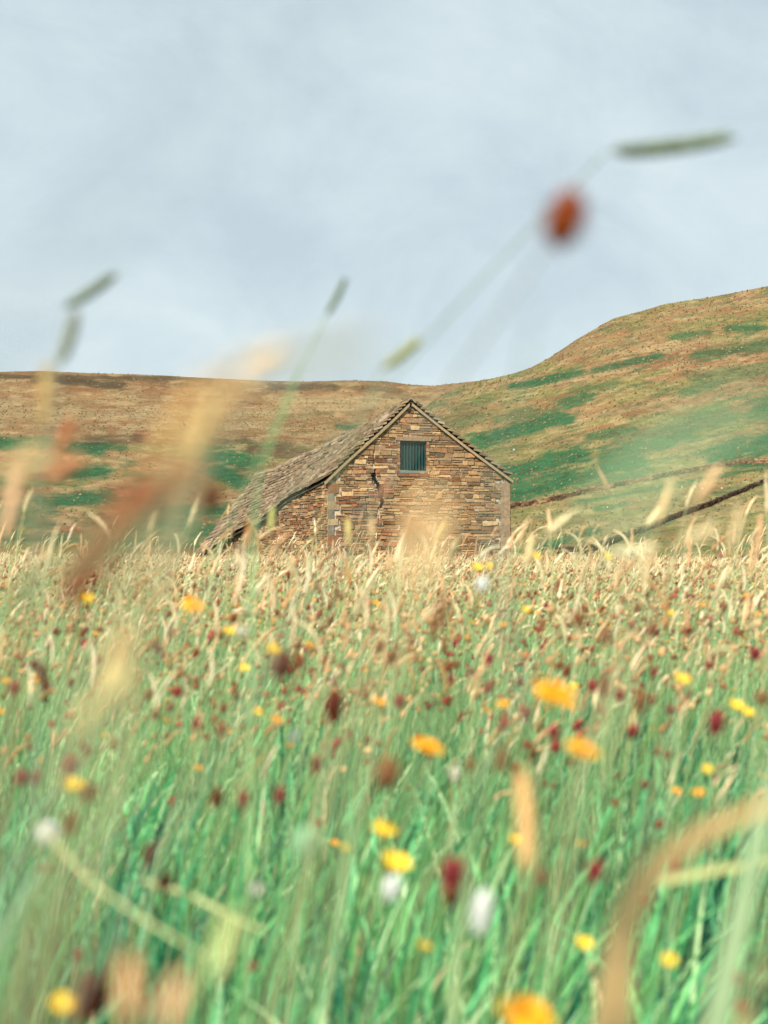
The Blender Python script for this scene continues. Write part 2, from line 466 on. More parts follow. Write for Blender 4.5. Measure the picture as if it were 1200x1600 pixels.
# ------------------------------------------------------------------ barn
gd = np.array([.9397, .3420, 0]); ad = np.array([-.3420, .9397, 0]); UP = np.array([0, 0, 1.0])
A = np.array([-1.83, 52.0, 0])           # near left corner of the gable wall
GW, LEN, APS = 6.49, 18.5, 2.86           # gable width, barn length, distance of the apex from the left corner
ZE, ZR, ZA = 2.98, 3.06, 5.46             # left eave, right eave, apex of masonry
BASEZ = -0.35
barn = empty('stone_barn', tuple(A))
props(barn, 'old stone barn with a sagging stone-slate roof and cracked gable standing beyond the meadow', 'barn')
O = A
def top_gable(s):
    return np.where(s < APS, ZE + (ZA - ZE) * s / APS, ZR + (ZA - ZR) * (GW - s) / (GW - APS))
WS0, WS1, WZ0, WZ1 = 2.50, 3.44, 3.31, 4.33   # window opening
# crack through the masonry: (s, z, half width)
CR = np.array([(1.55, 4.05, .006), (1.60, 3.75, .012), (1.55, 3.45, .012), (1.62, 3.28, .02), (1.58, 3.10, .05), (1.64, 2.95, .03), (1.80, 2.86, .075), (1.86, 2.62, .055),
               (1.80, 2.45, .05), (1.90, 2.36, .035), (1.84, 2.15, .03), (1.74, 2.05, .012), (1.78, 1.80, .010), (1.70, 1.5, .008)])
CR[:, 2] *= 1.7
def crack(z):
    if z > CR[0, 1] or z < CR[-1, 1]: return None
    return np.interp(z, CR[::-1, 1], CR[::-1, 0]), np.interp(z, CR[::-1, 1], CR[::-1, 2])

PAL = np.array([[.45, .29, .155], [.49, .345, .20], [.40, .235, .125], [.34, .15, .075], [.30, .20, .12], [.56, .41, .23], [.44, .31, .19], [.36, .27, .17], [.26, .21, .15]])
def stone_col(redness):
    p = np.array([3, 3, 3, 1.5 + 5 * redness, 2, 3 - 1.5 * redness, 3, 1.5, 1]); p /= p.sum()
    return PAL[rng.choice(9, p=p)] * (.34 + .54 * rng.random()) * np.array([1.06, .93, .82])


def masonry(g, mg, org, ax, out_, width, z0, topf, redf, window=False, cracks=False, quoinL=False, quoinR=False, hmin=.065, hmax=.18):
    z = z0
    while z < 5.6:
        ch = hmin + (hmax - hmin) * rng.random() ** 1.4
        s = 0.0
        zz = z
        qh = None
        while s < width - .02:
            wd = .12 + .44 * rng.random() ** 1.5
            if wd < ch * 1.1: wd = ch * 1.3
            if s + wd > width - .08: wd = width - s
            a, b = s, s + wd
            s = b
            hh = ch
            zmid = z + hh / 2
            spans = [(a, b)]
            if window and WZ0 - .02 < zmid < WZ1 + .0:
                spans = [(a, min(b, WS0)), (max(a, WS1), b)]
            if cracks:
                c = crack(zmid)
                if c:
                    cs, cw = c; ns = []
                    for p, q in spans:
                        if q <= cs - cw or p >= cs + cw: ns.append((p, q))
                        else: ns += [(p, cs - cw), (cs + cw, q)]
                    spans = ns
            for p, q in spans:
                if q - p < .05: continue
                if quoinL and p < .42 - .02: p = .42 if (int(z / .27) % 2) else .26
                if quoinR and q > width - .40: q = min(q, width - (.55 if (int(z / .30) % 2) else .36))
                if q - p < .04: continue
                tp = .5 * (float(topf(p)) + float(topf(q))) + .02
                h2 = min(hh, tp - z)
                if h2 < .03: continue
                # sometimes split a tall stone into two thin ones
                parts = [(z, h2)] if h2 < .12 or rng.random() < .62 else [(z, h2 * .5), (z + h2 * .5, h2 * .5)]
                for zb, hb in parts:
                    pr = .015 + .045 * rng.random()
                    gap = .013
                    dz = (vnoise(p * 1.3, zb * 2) - .5) * .09
                    stone_box(g, org + ax * (p + gap) + UP * (zb + gap + dz) - out_ * .05, ax, UP, out_, q - p - 2 * gap, hb - 2 * gap + .006,
                              .05 + pr, stone_col(redf(p, z)), .15)
        z += ch
    # quoins: big dressed corner blocks
    def quoin(side):
        zq = z0; k = 0
        while True:
            h = (.24 if side == 'L' else .32) * (.7 + .8 * rng.random())
            long_ = (k % 2 == 0)
            wq = (.40 if long_ else .25) if side == 'L' else (.55 if long_ else .36)
            wq *= .85 + (.15 if side == 'L' else .35) * rng.random()
            s0 = 0 if side == 'L' else width - wq
            if zq + h > float(topf(s0 + (wq if side == 'R' else 0))) - .02 and zq + h > float(topf(s0)) - .02: break
            colq = np.array([.31, .215, .135]) * (.75 + .25 * rng.random()) if side == 'R' else PAL[rng.integers(2, 8)] * .60
            if side == 'L' and rng.random() < .4: colq = np.array([.17, .14, .105]) * (.9 + .3 * rng.random())
            stone_box(g, org + ax * (s0 + .001) + UP * (zq + .003) - out_ * .05, ax, UP, out_, wq - .002, h + .001, .05 + .030, colq, .004)
            zq += h; k += 1
    if quoinL: quoin('L')
    if quoinR: quoin('R')
    # mortar bed behind the stones, left open at the window and the crack
    cs_ = .06
    nn = int(math.ceil(width / cs_))
    V = []; Fq = []; cnt = 0
    for i in range(nn):
        sa, sb = i * width / nn, (i + 1) * width / nn
        zb = z0
        while zb < 5.6:
            ze = zb + cs_
            sm = (sa + sb) / 2; t_ = float(topf(sm))
            if zb >= t_: break
            ze2 = min(ze, t_)
            zm = (zb + ze2) / 2
            ok = True
            if window and WZ0 < zm < WZ1 and WS0 < sm < WS1: ok = False
            if cracks:
                c = crack(zm)
                if c and c[1] > .025 and abs(sm - c[0]) < c[1] + .03: ok = False
            if ok:
                V += [org + ax * sa + UP * zb, org + ax * sb + UP * zb, org + ax * sb + UP * ze2, org + ax * sa + UP * ze2]
                Fq.append([cnt, cnt + 1, cnt + 2, cnt + 3]); cnt += 4
            zb = ze
    mg.add(V, Fq, (.46, .375, .28))


red = lambda s, z: float(np.clip(1.15 - s / 3.2 - max(0, z - 3.2) * .6 + .3 * (vnoise(s * 2, z * 2) - .5), 0, 1))
g = Geo(); mg = Geo()
masonry(g, mg, A, gd, -ad, GW, BASEZ, top_gable, red, True, True, True, True)
# sides and head of the window reveal, red brick-like sill course under it
def block(g, s0, s1, z0, z1, d0, d1, col, j=0.0, org=A, ax=gd, out_=-ad):
    stone_box(g, org + ax * s0 + UP * z0 + out_ * d0, ax, UP, out_, s1 - s0, z1 - z0, d1 - d0, col, j)
for k in range(9):
    zz = WZ0 + k * (WZ1 - WZ0) / 9
    block(g, WS0 - .10, WS0, zz, zz + .105, -.35, .045, stone_col(.3), .04)
    block(g, WS1, WS1 + .10, zz, zz + .105, -.35, .045, stone_col(.3), .04)
for k in range(3):
    s0 = WS0 - .08 + k * .37
    block(g, s0, s0 + .355, WZ0 - .15, WZ0 - .05, -.3, .075, np.array([.22, .075, .04]) * (.8 + .5 * rng.random()), .03)
block(g, WS0 - .16, WS1 + .16, WZ1 + .002, WZ1 + .13, -.3, .07, np.array([.24, .17, .105]), .03)
go = g.obj('gable_wall', M_stone, barn, O)
mo = mg.obj('mortar', M_mortar, go, O)

# left side wall: warm near bay, then a recessed, darker bay behind it
def eaveL(t): return ZE - .145 * t + .10 * np.sin(np.clip(t / 6.0, 0, 1) * np.pi)
def ridge(t): return ZA + .12 - .087 * t - .16 * np.sin(t / LEN * np.pi) + .035 * np.sin(t * 1.1)
def eaveR(t): return ZR - .09 * t
g = Geo(); mg = Geo()
NB = 5.5
masonry(g, mg, A + ad * NB, -ad, -gd, NB, -1.2, lambda s: eaveL(NB - s) - .02, lambda s, z: .75, quoinL=False, quoinR=False, hmin=.07, hmax=.16)
so = g.obj('side_wall', M_stone, barn, O)
mg.obj('mortar', M_mortar, so, O)
g = Geo(); mg = Geo()
B0 = A + gd * .07
masonry(g, mg, B0 + ad * LEN, -ad, -gd, LEN - NB + .3, -2.6, lambda s: eaveL(LEN - s) + .02, lambda s, z: .3)
# jamb that closes the step between the two bays
for k in range(24):
    zz = -1.2 + k * .16
    if zz + .15 < float(eaveL(NB)): stone_box(g, A + ad * (NB) + UP * zz + gd * .06, gd, UP, ad, .06, .15, .12, stone_col(.2), .05)
so2 = g.obj('rear_bay_wall', M_stone, barn, O)
mg.obj('mortar', M_mortar, so2, O)
# right side wall and far gable close the building
g = Geo(); mg = Geo()
Br = A + gd * GW
masonry(g, mg, Br, ad, gd, LEN, -2.6, lambda s: eaveR(s) - .03, lambda s, z: .3, hmin=.12, hmax=.22)
far = A + ad * LEN
topfar = lambda s: np.where(s < APS, eaveL(LEN) + (ridge(LEN) - .15 - eaveL(LEN)) * s / APS, eaveR(LEN) + (ridge(LEN) - .15 - eaveR(LEN)) * (GW - s) / (GW - APS))
masonry(g, mg, far, gd, ad, GW, -2.6, topfar, lambda s, z: .3, hmin=.12, hmax=.22)
so3 = g.obj('far_wall', M_stone, barn, O)
mg.obj('mortar', M_mortar, so3, O)

# --- roof: stone slates on a ruled, sagging surface
OV = .10     # verge overhang in front of the gable
def slope_pt(side, t, b):
    """t along the barn (m), b 0 at the ridge .. 1 at the eave line, >1 overhang"""
    zr = ridge(t) + .10
    if side == 'L':
        s_e, z_e = -.02, eaveL(t) + .10
        sag = -.10 * np.sin(np.clip(b, 0, 1) * np.pi) * np.sin(np.clip(t / LEN, 0, 1) * np.pi) - .03 * np.sin(b * 6 + t)
        flare = -.04 * sstep(5, 16, t) * b
    else:
        s_e, z_e = GW + .02, eaveR(t) + .12
        sag = -.05 * np.sin(np.clip(b, 0, 1) * np.pi); flare = 0
    s = APS + (s_e - APS) * b + flare
    z = zr + (z_e - zr) * b + sag
    return A + gd * s + ad * t + UP * z


def roof_side(side, courses, bmax):
    g = Geo()
    # boarding under the slates
    nt_, nb = 40, 14
    tt = np.linspace(-OV + .03, LEN + .1, nt_); bb = np.linspace(0, bmax - .02, nb)
    V = []; 
    for lay in (-.05, -.09):
        for t in tt:
            for b in bb: V.append(slope_pt(side, t, b) + UP * lay)
    Fq = []
    n0 = nt_ * nb
    for i in range(nt_ - 1):
        for j in range(nb - 1):
            k = i * nb + j
            Fq.append([k, k + 1, k + nb + 1, k + nb]); Fq.append([n0 + k, n0 + k + nb, n0 + k + nb + 1, n0 + k + 1])
    for i in range(nt_ - 1):
        k = i * nb + nb - 1; Fq.append([k, k + n0, k + n0 + nb, k + nb])
    for j in range(nb - 1):
        Fq.append([j, j + n0, j + n0 + 1, j + 1])
    g.add(V, Fq, (.06, .045, .03))
    base = np.array([.215, .150, .095])
    # slates get larger towards the eave
    edges = np.cumsum(np.linspace(.7, 1.25, courses)); edges = np.concatenate([[0], edges]) / edges[-1] * bmax
    for i in range(courses):
        b0, b1 = edges[i], edges[i + 1]
        t = -OV
        while t < LEN + .12:
            wd = .22 + .28 * rng.random()
            t1 = min(t + wd, LEN + .15)
            jb = (rng.random() - .5) * .010
            th = .050 + .030 * rng.random(); lift = .095 + .035 * rng.random()
            b_hi = max(0, b0 - .35 * (b1 - b0)); b_lo = b1 + jb
            P = [slope_pt(side, t + .006, b_hi), slope_pt(side, t1 - .006, b_hi), slope_pt(side, t1 - .006, b_lo), slope_pt(side, t + .006, b_lo)]
            lo = [P[0] - UP * .02, P[1] - UP * .02, P[2] + UP * (lift - .02 + .012 * rng.random()), P[3] + UP * (lift - .02 + .012 * rng.random())]
            hi = [p + UP * th for p in lo]
            c = base * (.66 + .62 * rng.random()) * np.array([1, .96 + .08 * rng.random(), .9 + .2 * rng.random()])
            if rng.random() < .12: c = np.array([.34, .27, .18]) * (.8 + .3 * rng.random())
            if rng.random() < .10: c = c * .55
            g.add(lo + hi, BOX, c)
            t = t1
    return g


rs = roof_side('L', 19, 1.045).obj('roof', M_slate, barn, O)
rs['label'] = 'left slope of sagging stone slates'
rr = roof_side('R', 20, 1.01).obj('roof', M_slate, barn, O)
rr['label'] = 'right slope of stone slates'
g = Geo()
t = -OV - .02
while t < LEN + .1:
    wd = .40 + .2 * rng.random()
    for sgn in (-1, 1):
        c = np.array([.27, .21, .14]) * (.75 + .5 * rng.random())
        p = A + gd * APS + ad * t + UP * (ridge(t) + .125 + .012 * rng.random())
        q = A + gd * APS + ad * (t + wd - .01) + UP * (ridge(t + wd) + .125 + .012 * rng.random())
        dn = gd * sgn * .17 - UP * .15
        off = UP * .045
        pts_ = [p, q, q + dn, p + dn]
        if sgn > 0: pts_ = pts_[::-1]
        g.add([x for x in pts_] + [x + off for x in pts_], BOX, c)
    t += wd
g.obj('ridge_stones', M_slate, rs, O)
# verge boards under the slates along both rakes of the gable
for side, c in (('L', (.27, .19, .105)), ('R', (.31, .22, .125))):
    g = Geo()
    bb = np.linspace(.015, 1.03 if side == 'L' else 1.015, 9)
    V = []
    for b in bb:
        p = slope_pt(side, 0.0, b) - UP * .07
        for dz, dy in ((0, -.115), (-.17, -.115), (-.17, .02), (0, .02)):
            V.append(p + UP * dz * .55 + ad * dy)
    Fq = [[i * 4 + k, i * 4 + (k + 1) % 4, (i + 1) * 4 + (k + 1) % 4, (i + 1) * 4 + k] for i in range(8) for k in range(4)]
    Fq += [[3, 2, 1, 0], [32, 33, 34, 35]]
    g.add(V, Fq, c)
    g.obj('verge_board', M_wood, barn, O)
# eave soffit board on the left
# window: recessed timber frame with upright slats
win = empty('window', (0, 0, 0)); win.parent = barn; win['label'] = 'dark teal louvred window in the gable'
teal = np.array([.009, .030, .030])
def part_block(name, s0, s1, z0, z1, d0, d1, col, mat=M_wood, parent=None):
    g = Geo(); block(g, s0, s1, z0, z1, d0, d1, col)
    return g.obj(name, mat, parent, O)
fr = Geo()
fw = .05
block(fr, WS0 + .004, WS0 + fw, WZ0 + .05, WZ1 - .004, -.12, -.02, teal * 1.3); block(fr, WS1 - fw, WS1 - .004, WZ0 + .05, WZ1 - .004, -.12, -.02, teal * 1.3)
block(fr, WS0 + fw + .002, WS1 - fw - .002, WZ1 - fw, WZ1 - .004, -.12, -.022, teal * 1.3)
fr.obj('frame', M_wood, win, O)
part_block('sill', WS0 - .03, WS1 + .03, WZ0 - .045, WZ0 + .045, -.14, .055, np.array([.13, .17, .15]), parent=win)
part_block('backing', WS0 + .005, WS1 - .005, WZ0 + .046, WZ1 - .006, -.20, -.16, teal * .6, parent=win)
nsl = 8
for k in range(nsl):
    c0 = WS0 + fw + .008 + k * (WS1 - WS0 - 2 * fw) / nsl
    g = Geo(); block(g, c0, c0 + .062, WZ0 + .047, WZ1 - fw - .002, -.115, -.05, np.array([.011, .045, .042]) * (.85 + .3 * rng.random()))
    g.obj('slat', M_wood, win, O)

# ------------------------------------------------------------------ vegetation builders
def ribbons(paths, widths, wdir, cols):
    """paths (N,M,3), widths (N,M), wdir (N,3), cols (N,M,3) -> quads"""
    N_, M_, _ = paths.shape
    off = wdir[:, None, :] * widths[:, :, None] * .5
    V = np.stack([paths - off, paths + off], 2).reshape(-1, 3)
    c = np.repeat(cols[:, :, None, :], 2, 2).reshape(-1, 3)
    k = np.arange(M_ - 1); n = np.arange(N_)
    b = (n[:, None] * M_ * 2 + k[None] * 2).reshape(-1)
    return V, np.stack([b, b + 1, b + 3, b + 2], 1), c


def tubes(paths, radii, cols, K=4, jit=0.0, twist=0.0):
    N_, M_, _ = paths.shape
    T = np.gradient(paths, axis=1); T /= np.linalg.norm(T, axis=2, keepdims=True) + 1e-9
    ref = np.broadcast_to(np.array([0.31, 1.0, 0.17]), T.shape)
    U_ = np.cross(T, ref); U_ /= np.linalg.norm(U_, axis=2, keepdims=True) + 1e-9
    W_ = np.cross(T, U_)
    a = np.arange(K) / K * 2 * np.pi
    ang = a[None, None, :] + twist * np.arange(M_)[None, :, None]
    r = radii[:, :, None] * (1 + jit * (rng.random((N_, M_, K)) - .5) * 2)
    V = paths[:, :, None, :] + U_[:, :, None, :] * (np.cos(ang) * r)[..., None] + W_[:, :, None, :] * (np.sin(ang) * r)[..., None]
    V = V.reshape(-1, 3); c = np.repeat(cols[:, :, None, :], K, 2).reshape(-1, 3)
    n = np.arange(N_)[:, None, None]; m = np.arange(M_ - 1)[None, :, None]; k = np.arange(K)[None, None, :]
    i0 = n * M_ * K + m * K + k; i1 = n * M_ * K + m * K + (k + 1) % K
    Fq = np.stack([i0, i1, i1 + K, i0 + K], -1).reshape(-1, 4)
    return V, Fq, c


def scatter(n, y0, y1, marg=1.2, power=1.0):
    """positions inside the widening strip the camera looks over, with a margin for other viewpoints"""
    Y = y0 + (y1 - y0) * rng.random(n) ** power
    half = .245 * Y + marg
    # accept in proportion to the strip width so density is even
    keep = rng.random(n) < half / half.max()
    Y = Y[keep]; half = half[keep]
    X = (rng.random(len(Y)) * 2 - 1) * half
    return X, Y


def in_barn(X, Y):
    dx, dy = X - A[0], Y - A[1]
    s = dx * gd[0] + dy * gd[1]; t = dx * ad[0] + dy * ad[1]
    return (s > -.25) & (s < GW + .1) & (t > -.15) & (t < LEN + .2)


def lean_path(X, Y, H, L, ldir, M_, droop=0.0):
    """stems blown over to the right: N paths of M_ points"""
    s = np.linspace(0, 1, M_)[None, :]
    z0 = ground_z(X, Y)
    hz = (s ** 1.7) * L[:, None]
    P = np.zeros((len(X), M_, 3))
    P[:, :, 0] = X[:, None] + np.cos(ldir)[:, None] * hz
    P[:, :, 1] = Y[:, None] + np.sin(ldir)[:, None] * hz
    P[:, :, 2] = z0[:, None] - .01 + H[:, None] * (s - droop * s ** 4)
    return P


GREENS = np.array([[.13, .50, .20], [.05, .30, .13], [.22, .62, .26], [.02, .14, .08], [.50, .76, .42], [.16, .55, .25]])
STRAWS = np.array([[.76, .53, .29], [.84, .66, .42], [.52, .29, .12], [.70, .58, .34], [.70, .43, .23], [.84, .72, .50]])


def leaf_field(name, n, y0, y1, w0, h0, h1, straw_frac, M_=5, marg=1.0, lean=(.10, .35)):
    X, Y = scatter(n, y0, y1, marg)
    k = ~in_barn(X, Y); X, Y = X[k], Y[k]
    gapn = fbm(X * 5.5 + 3, Y * 3.2 + 8, 3)
    k = rng.random(len(X)) < .12 + .95 * sstep(.42, .60, gapn); X, Y, gapn = X[k], Y[k], gapn[k]
    n = len(X)
    H = h0 + (h1 - h0) * rng.random(n) ** 1.2
    clump = fbm(X * 1.7 + 9, Y * 1.1 + 3, 3)
    H *= .62 + .72 * clump
    L = H * (lean[0] + (lean[1] - lean[0]) * rng.random(n)) * 1.3
    ld = rng.normal(0.15, 1.15, n)
    P = lean_path(X, Y, H, L, ld, M_, .12)
    s = np.linspace(0, 1, M_)
    prof = np.interp(s, [0, .3, .75, 1], [.7, 1, .7, .05])
    W_ = (w0 * (.6 + .8 * rng.random(n)))[:, None] * prof[None]
    az_ = rng.random(n) * np.pi
    wd = np.stack([np.cos(az_), np.sin(az_) * .6, np.zeros(n)], 1)
    ci = GREENS[rng.integers(0, len(GREENS), n)] * (.75 + .5 * rng.random((n, 1)))
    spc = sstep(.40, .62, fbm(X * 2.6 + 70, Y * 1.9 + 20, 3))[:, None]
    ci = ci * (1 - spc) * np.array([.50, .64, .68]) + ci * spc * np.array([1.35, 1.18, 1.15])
    st = rng.random(n) < straw_frac
    ci[st] = STRAWS[rng.integers(0, len(STRAWS), st.sum())] * .85
    cols = np.repeat(ci[:, None, :], M_, 1)
    # the leaf's own colour: pale bleached tip
    cols = cols * (1 + .10 * s)[None, :, None]
    return ribbons(P, W_, wd, cols)


gg = Geo()
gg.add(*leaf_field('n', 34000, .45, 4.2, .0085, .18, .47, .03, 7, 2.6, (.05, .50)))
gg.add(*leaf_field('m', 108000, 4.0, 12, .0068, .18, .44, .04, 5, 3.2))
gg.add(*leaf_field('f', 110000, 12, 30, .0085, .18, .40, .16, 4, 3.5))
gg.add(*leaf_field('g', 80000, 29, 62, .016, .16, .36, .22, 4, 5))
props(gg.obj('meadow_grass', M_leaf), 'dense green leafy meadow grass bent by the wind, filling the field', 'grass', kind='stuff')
print('grass verts', gg.n)


# ---- grass ears (straw seed heads) : path of the whole culm, ear on its last part
def ear_shape(L, r, c, tip, M_=12, spikelets=40, dirn=None, droop=.25, K=6, seed=0):
    """an ear in its own frame, from origin along +Z bending to +X: bumpy core tube plus little pointed spikelets"""
    rs_ = np.random.default_rng(seed)
    s = np.linspace(0, 1, M_)
    ang = droop * s * 1.4
    dx = np.cumsum(np.sin(ang)) * L / M_; dz = np.cumsum(np.cos(ang)) * L / M_
    P = np.stack([dx, 0 * dx, dz], 1)[None]
    rad = r * .55 * np.sin(np.clip(s * .93 + .06, 0, 1) * np.pi) ** .6 + .0004
    V, Fq, cc = tubes(P, rad[None], np.repeat(np.array(c)[None, None] * .9, M_, 1), K, .25, .5)
    out_v, out_f, out_c = [V], [Fq], [cc]; n = len(V)
    for i in range(spikelets):
        q = (i + .5) / spikelets; a = i * 2.4
        p = np.array([np.interp(q, s, P[0, :, 0]), 0, np.interp(q, s, P[0, :, 2])])
        an = droop * q * 1.4
        T = np.array([math.sin(an), 0, math.cos(an)]); U_ = np.array([math.cos(an), 0, -math.sin(an)]); W_ = np.array([0, 1, 0])
        rr_ = np.interp(q, s, rad)
        o_ = U_ * math.cos(a) + W_ * math.sin(a)
        side = np.cross(T, o_)
        ln = r * (1.5 + .8 * rs_.random())
        b0 = p + o_ * rr_ * .6
        tip_ = b0 + o_ * r * (.7 + .3 * rs_.random()) * .6 + T * ln
        mid = (b0 + tip_) / 2 + o_ * r * .25
        w_ = r * .34
        vv = np.array([b0, mid + side * w_, tip_, mid - side * w_])
        out_v.append(vv); out_f.append(np.array([[0, 1, 2, 3]]) + n); n += 4
        out_c.append(np.tile(np.array(tip if rs_.random() < .6 else c) * (.8 + .4 * rs_.random()), (4, 1)))
    return np.vstack(out_v), np.vstack(out_f), np.vstack(out_c)


def mass_stalks(n, y0, y1, h0, h1, stem_w, ear_len, ear_r, pal, marg=1.2, powH=1.4, K=4, frac_side=.5, droopr=(.1, 1.3)):
    X, Y = scatter(n, y0, y1, marg); k = ~in_barn(X, Y); X, Y = X[k], Y[k]; n = len(X)
    H = (h0 + (h1 - h0) * rng.random(n) ** powH) * (.80 + .42 * fbm(X * 1.1 + 3, Y * .45, 3))
    L = H * (.02 + .36 * rng.random(n)); ld = rng.normal(0.0, .8, n)
    P = lean_path(X, Y, H, L, ld, 6, .08)
    col = pal[rng.integers(0, len(pal), n)] * (.8 + .4 * rng.random((n, 1)))
    sc = GREENS[rng.integers(0, 3, n)] * .8 + col * .2
    wd = np.tile(np.array([.95, .3, 0]), (n, 1))
    s = np.linspace(0, 1, 6)
    # stem ribbons: green below, straw above
    cols = sc[:, None, :] * (1 - s[None, :, None]) + (sc * .55 + col * .45)[:, None, :] * s[None, :, None]
    st = ribbons(P, np.full((n, 6), 1.0) * stem_w, wd, cols)
    # ear continues the stem and bends over in the wind
    T = P[:, -1] - P[:, -2]; T /= np.linalg.norm(T, axis=1, keepdims=True)
    M_ = 6; EL = ear_len * (.6 + .8 * rng.random(n)); bend = droopr[0] + (droopr[1] - droopr[0]) * rng.random(n) ** 1.5
    q = np.linspace(0, 1, M_)
    th0 = np.arctan2(np.hypot(T[:, 0], T[:, 1]), T[:, 2]); az_ = np.arctan2(T[:, 1], T[:, 0])
    th = th0[:, None] + bend[:, None] * q[None]
    stp = EL[:, None] / (M_ - 1)
    hx = np.concatenate([np.zeros((n, 1)), np.cumsum(np.sin(th[:, 1:]) * stp, 1)], 1)
    hz = np.concatenate([np.zeros((n, 1)), np.cumsum(np.cos(th[:, 1:]) * stp, 1)], 1)
    EP = P[:, -1][:, None, :] + np.stack([hx * np.cos(az_)[:, None], hx * np.sin(az_)[:, None], hz], 2)
    rp = np.interp(q, [0, .2, .6, 1], [.35, 1, .8, .08])
    ra = (ear_r * (.6 + .8 * rng.random(n)))[:, None] * rp[None]
    ear = tubes(EP, ra, np.repeat(col[:, None], M_, 1), K, .3, .6)
    return st, ear


# ---- flower and seed heads, in their own frame with the stem top at the origin
def clover_head(L, Rr, c1, c2, nfl, seed=0, core=True):
    rs_ = np.random.default_rng(seed)
    g = Geo()
    s = np.linspace(0, 1, 8)
    P = np.stack([0 * s, 0 * s, s * L], 1)[None]
    rad = Rr * .8 * np.sqrt(np.clip(1 - (2 * s - 1) ** 2, .02, 1))
    g.add(*tubes(P, rad[None], np.tile(np.array(c2) * .8, (1, 8, 1)), 8, .12, .4))
    for i in range(nfl):
        q = 1 - 2 * (i + .5) / nfl; a = i * 2.39996
        rr_ = math.sqrt(max(0, 1 - q * q))
        nr = np.array([math.cos(a) * rr_, math.sin(a) * rr_, q])
        p = np.array([nr[0] * Rr * .75, nr[1] * Rr * .75, L / 2 + q * L / 2 * .8])
        d = nr * .8 + np.array([0, 0, .55]); d /= np.linalg.norm(d)
        side = np.cross(d, nr + np.array([.01, .02, 0])); side /= np.linalg.norm(side) + 1e-9
        ln = Rr * (.42 + .25 * rs_.random()); w_ = Rr * .16
        c = np.array(c1) * (.7 + .6 * rs_.random()) if rs_.random() < .7 else np.array(c2)
        g.add([p, p + d * ln * .6 + side * w_, p + d * ln, p + d * ln * .6 - side * w_], [[0, 1, 2, 3]], c)
    return g.get()


def daisy_head(Rr, seed=0, npet=22, c=(.95, .52, .02), rings=3):
    """hawkbit: rings of narrow strap petals, raised, with a tight centre"""
    rs_ = np.random.default_rng(seed)
    g = Geo()
    for ring in range(rings):
        n = int(npet * (1 - .22 * ring)); rl = Rr * (1 - .27 * ring); lift = .18 + .42 * ring
        for i in range(n):
            a = (i + .5 * ring + .3 * rs_.random()) / n * 2 * np.pi
            l = rl * (.68 + .42 * rs_.random()); lf = lift + .15 * rs_.random()
            o_ = np.array([math.cos(a), math.sin(a), 0]); sd_ = np.array([-math.sin(a), math.cos(a), 0])
            w_ = Rr * .115
            p = [o_ * .06 * Rr, o_ * l * .55 + np.array([0, 0, l * lf * .45]), o_ * l + np.array([0, 0, l * lf * .62 - .05 * l])]
            vv = [p[0] - sd_ * w_ * .4, p[0] + sd_ * w_ * .4, p[1] + sd_ * w_, p[1] - sd_ * w_, p[2] + sd_ * w_ * .9, p[2] - sd_ * w_ * .9]
            cc = np.array(c) * (.85 + .2 * rs_.random()) * (np.array([.92, .62, .6]) if ring == rings - 1 else 1)
            g.add(vv, [[0, 1, 2, 3], [3, 2, 4, 5]], cc)
    return g.get()


def calyx(Rr, c=(.10, .20, .06)):
    s = np.linspace(0, 1, 6)
    P = np.stack([0 * s, 0 * s, -Rr * .55 + s * Rr * .7], 1)[None]
    return tubes(P, (Rr * np.array([.10, .26, .32, .34, .30, .2]))[None], np.tile(np.array(c), (1, 6, 1)), 8, .05)


def cup_head(Rr, seed=0, c=(.95, .62, .03)):
    """buttercup: five broad rounded petals in a shallow cup with a boss of stamens"""
    g = Geo()
    for i in range(5):
        a0 = i / 5 * 2 * np.pi
        V = []
        for u_ in np.linspace(-1, 1, 5):
            for v in np.linspace(0, 1, 4):
                a = a0 + u_ * .62 * (1 - .15 * v)
                r_ = Rr * v * (1 - .18 * u_ * u_)
                V.append((math.cos(a) * r_, math.sin(a) * r_, Rr * (.75 * v * v) + .01 * Rr * i))
        Fq = [[i2 * 4 + j, (i2 + 1) * 4 + j, (i2 + 1) * 4 + j + 1, i2 * 4 + j + 1] for i2 in range(4) for j in range(3)]
        g.add(V, Fq, np.array(c))
    s = np.linspace(0, 1, 4)
    g.add(*tubes(np.stack([0 * s, 0 * s, s * Rr * .4], 1)[None], (Rr * np.array([.1, .25, .22, .05]))[None], np.tile(np.array([.75, .55, .05]), (1, 4, 1)), 6, .2))
    return g.get()


def rot_to(V, d, roll=0.0):
    """rotate vectors so that +Z points along d"""
    q = Vector(d).to_track_quat('Z', 'X')
    Mx = np.array((q.to_matrix())) @ np.array([[math.cos(roll), -math.sin(roll), 0], [math.sin(roll), math.cos(roll), 0], [0, 0, 1]])
    return V @ Mx.T


def stem_points(base, top, bow=.35, n=14):
    """curved stem from the soil to the head, leaning over downwind"""
    base = np.array(base); top = np.array(top)
    s = np.linspace(0, 1, n)[:, None]
    hx = s ** (1 + bow * 2)
    return np.concatenate([base[:2] + (top - base)[:2] * hx, base[2] + (top - base)[2] * s], 1)


